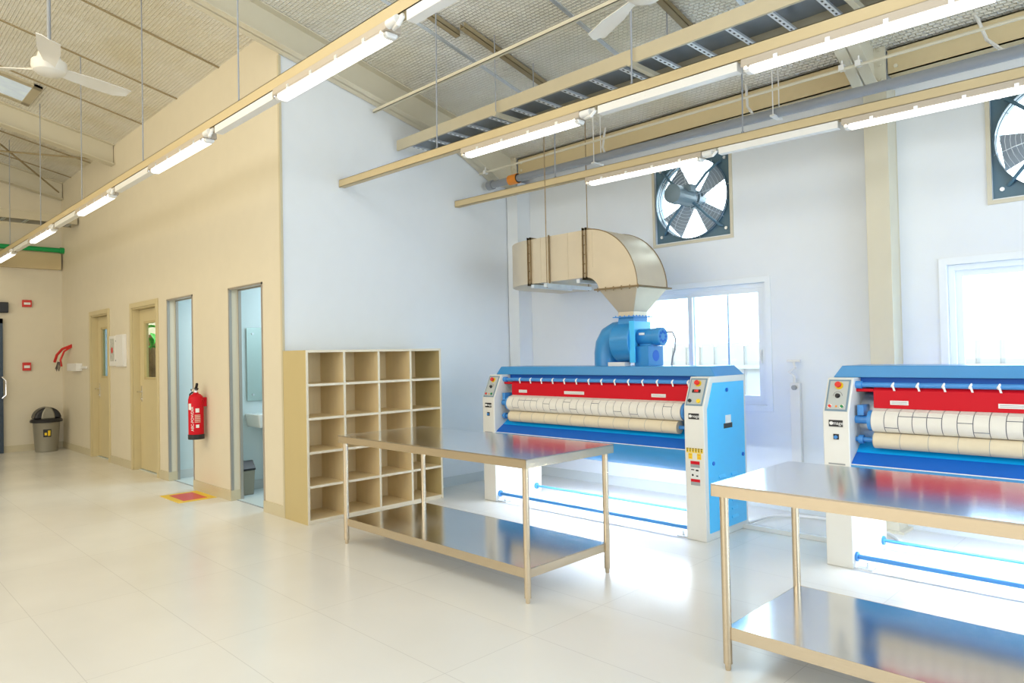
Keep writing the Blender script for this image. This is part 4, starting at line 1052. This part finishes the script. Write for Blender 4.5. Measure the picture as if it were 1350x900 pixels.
# loose red cable, white box, poster and cabinet on the door wall
t = thing('loose_cables', 'red hose and stripped wires hanging out of the wall near the corner', 'cable', (-14.0, 3.10, 1.50))
b = bm_(); tube(b, [(.15, .03, .30), (.0, -.08, .24), (-.15, -.13, .14), (-.22, -.15, .02)], .022); tube(b, [(.15, .03, .28), (.03, -.06, .2), (-.05, -.1, .05), (-.02, -.09, -.06)], .016); obj('red_sleeve', b, 'hose_red', t)
b = bm_()
for k in range(6):
    a = k * 1.1; tube(b, [(-.15 + .03 * k, -.12, .02), (-.22 + .05 * k + .03 * math.cos(a), -.13, -.05 + .02 * math.sin(a)), (-.18 + .05 * k, -.15, -.10 - .02 * (k % 3))], .006, seg=6)
obj('bare_wires', b, 'copper_wire', t)
b = bm_(); box(b, -.30, .30, -.09, 0, -.06, .07); box(b, .3, .62, -.03, 0, -.02, .02)
tag(obj('junction_box', b, 'white_plastic', loc=(-13.5, YD, 1.42), bevel=.006), 'long white junction box beside the loose red cable', 'box')
t = thing('notice_frame', 'white framed notice on the wall left of the grey cabinet', 'notice', (-11.45, YD, 1.66))
obj('frame', box(bm_(), -.145, .145, -.03, 0, -.22, .22), 'white_plastic', t, bevel=.004)
b = bm_(); box(b, -.10, .10, -.032, -.03, -.15, .18); obj('notice_sheet', b, 'poster_face', t)
b = bm_(); cyl(b, (0, -.034, .01), (0, -.032, .01), .045, seg=20); obj('red_mark', b, 'hose_red', t)
t = thing('wall_cabinet', 'plain off-white wall cabinet between the two closed tan doors', 'cabinet', (-11.06, YD, 1.66))
obj('cabinet_box', box(bm_(), -.185, .185, -.04, 0, -.23, .23), 'white_plastic', t, bevel=.004)
dr = obj('cabinet_door', box(bm_(), -.17, .17, -.048, -.04, -.215, .215), 'white_plastic', t, bevel=.003)
b = bm_(); cyl(b, (-.14, -.054, .14), (-.14, -.048, .14), .012); cyl(b, (-.14, -.054, -.14), (-.14, -.048, -.14), .012); obj('latch', b, 'chrome', dr)

# washroom contents
t = thing('wall_mirror', 'frameless mirror on the washroom wall, seen through the nearest doorway', 'mirror', (-7.83, 3.85, 1.02))
obj('mirror_glass', box(bm_(), .012, .020, -.35, .40, 0, .84), 'mirror', t)
b = bm_(); box(b, 0, .012, -.34, .39, .01, .83); obj('backing', b, 'grey_pvc', t)
b = bm_()
for y in (-.28, .33):
    for z in (.07, .77): cyl(b, (.02, y, z), (.03, y, z), .014, seg=12)
obj('mirror_screw', b, 'chrome', t)
t = thing('wash_basin', 'white wall-hung wash basin under the washroom mirror', 'basin', (-7.83, 3.80, .73))
b = bm_(); frustum(b, (.001, .33, -.30, .24), 0, (.001, .36, -.33, .27), .15); obj('bowl', b, 'ceramic', t, bevel=.012)
b = bm_(); box(b, .06, .31, -.25, .2, .145, .151); obj('basin_rim', b, 'tiled_room', t)
b = bm_(); tube(b, [(.06, 0, .16), (.06, 0, .26), (.1, 0, .29), (.17, 0, .27)], .012); obj('tap', b, 'chrome', t)
b = bm_(); prism(b, [(-.09, -.72), (.11, -.72), (.10, 0), (-.08, 0)], 'x', 0.01, .18); obj('pedestal', b, 'ceramic', t, bevel=.02)
t = thing('pedal_bin', 'grey bin with pointed black lid on the washroom floor', 'bin', (-7.62, 3.385, 0.004))
b = bm_(); frustum(b, (-.07, .07, -.06, .06), 0, (-.085, .085, -.07, .07), .27); obj('bin_body', b, 'bin_grey', t, bevel=.008)
b = bm_(); prism(b, [(-.09, .27), (-.088, .29), (-.015, .37), (.015, .37), (.088, .29), (.09, .27)], 'y', -.075, .075); obj('lid', b, 'black_plastic', t, bevel=.004)
# plant behind the glazed door
t = thing('leafy_plant', 'bright green broad-leaved plant seen through the glazed door', 'plant', (-10.98, 3.62, 0.004))
b = bm_()
for k in range(9):
    a = k * 2.4; L = .26 + .03 * (k % 3); h = 1.52 + .06 * k; ca, sa = math.cos(a), math.sin(a); rows = []
    for i in range(9):
        u = i / 8; w = .10 * math.sin(PI * min(.98, u + .06)); rr = L * u; z = h + .30 * u - .40 * u * u
        rows.append([b.verts.new((rr * ca - f * w * sa, rr * sa + f * w * ca, z + (.03 * abs(f)))) for f in (-1, 0, 1)])
    for i in range(8):
        for j in range(2): b.faces.new([rows[i][j], rows[i + 1][j], rows[i + 1][j + 1], rows[i][j + 1]])
obj('leaves', b, 'leaf', t)
b = bm_(); lathe(b, [(.05, 0), (.045, .8), (.03, 1.5), (.01, 1.9)], seg=12); obj('stem', b, 'bark', t)
b = bm_()
for k in range(4):
    y = 3.42 + k * .2; cyl(b, (-11.38, y, 0.004), (-11.37, y + .03, 1.80 + .1 * (k % 2)), .09, .07, seg=12)
tag(obj('timber_logs', b, 'bark'), 'upright rough timber logs behind the leafy plant', 'timber')

# ------------------------------------------------------------------ services by the right machine
t = thing('gas_riser', 'slim white upright pipe box with valve on the wall between the ironers', 'pipe box', (-2.70, YW, 0))
b = bm_(); box(b, -.045, .045, -.05, 0, BH, 1.18); obj('pipe_cover', b, 'white_plastic', t, bevel=.004)
b = bm_(); tube(b, [(0, -.05, 1.18), (0, -.05, 1.24), (-.03, -.09, 1.28), (.03, -.10, 1.32), (0, -.06, 1.37)], .012); cyl(b, (-.06, -.06, 1.38), (.06, -.06, 1.38), .012); obj('valve_pipe', b, 'white_plastic', t)
b = bm_(); cyl(b, (0, -.05, 1.14), (0, -.075, 1.14), .022, seg=16); obj('valve_knob', b, 'label_grey', t)
b = bm_(); box(b, -2.82, -1.93, 5.50, 5.54, 0.0, .035)
tag(obj('floor_trunking', b, 'white_plastic', bevel=.003), 'low white cable trunking on the floor joining the two ironers', 'trunking')
pts = [(-2.83, 5.62, .02), (-2.80, 5.95, .018), (-2.62, 6.14, .018), (-2.25, 6.18, .018), (-1.9, 6.05, .018), (-1.7, 5.8, .02)]
fine = []
for i in range(len(pts) - 1):
    p0, p1, p2, p3 = [Vector(pts[max(0, min(len(pts) - 1, i + d))]) for d in (-1, 0, 1, 2)]
    for q in range(8):
        u = q / 8; fine.append(.5 * ((2 * p1) + (-p0 + p2) * u + (2 * p0 - 5 * p1 + 4 * p2 - p3) * u * u + (-p0 + 3 * p1 - 3 * p2 + p3) * u ** 3))
tag(obj('floor_hose', tube(bm_(), fine, .012), 'white_plastic'), 'white hose curving over the floor behind the gap between ironers', 'hose')
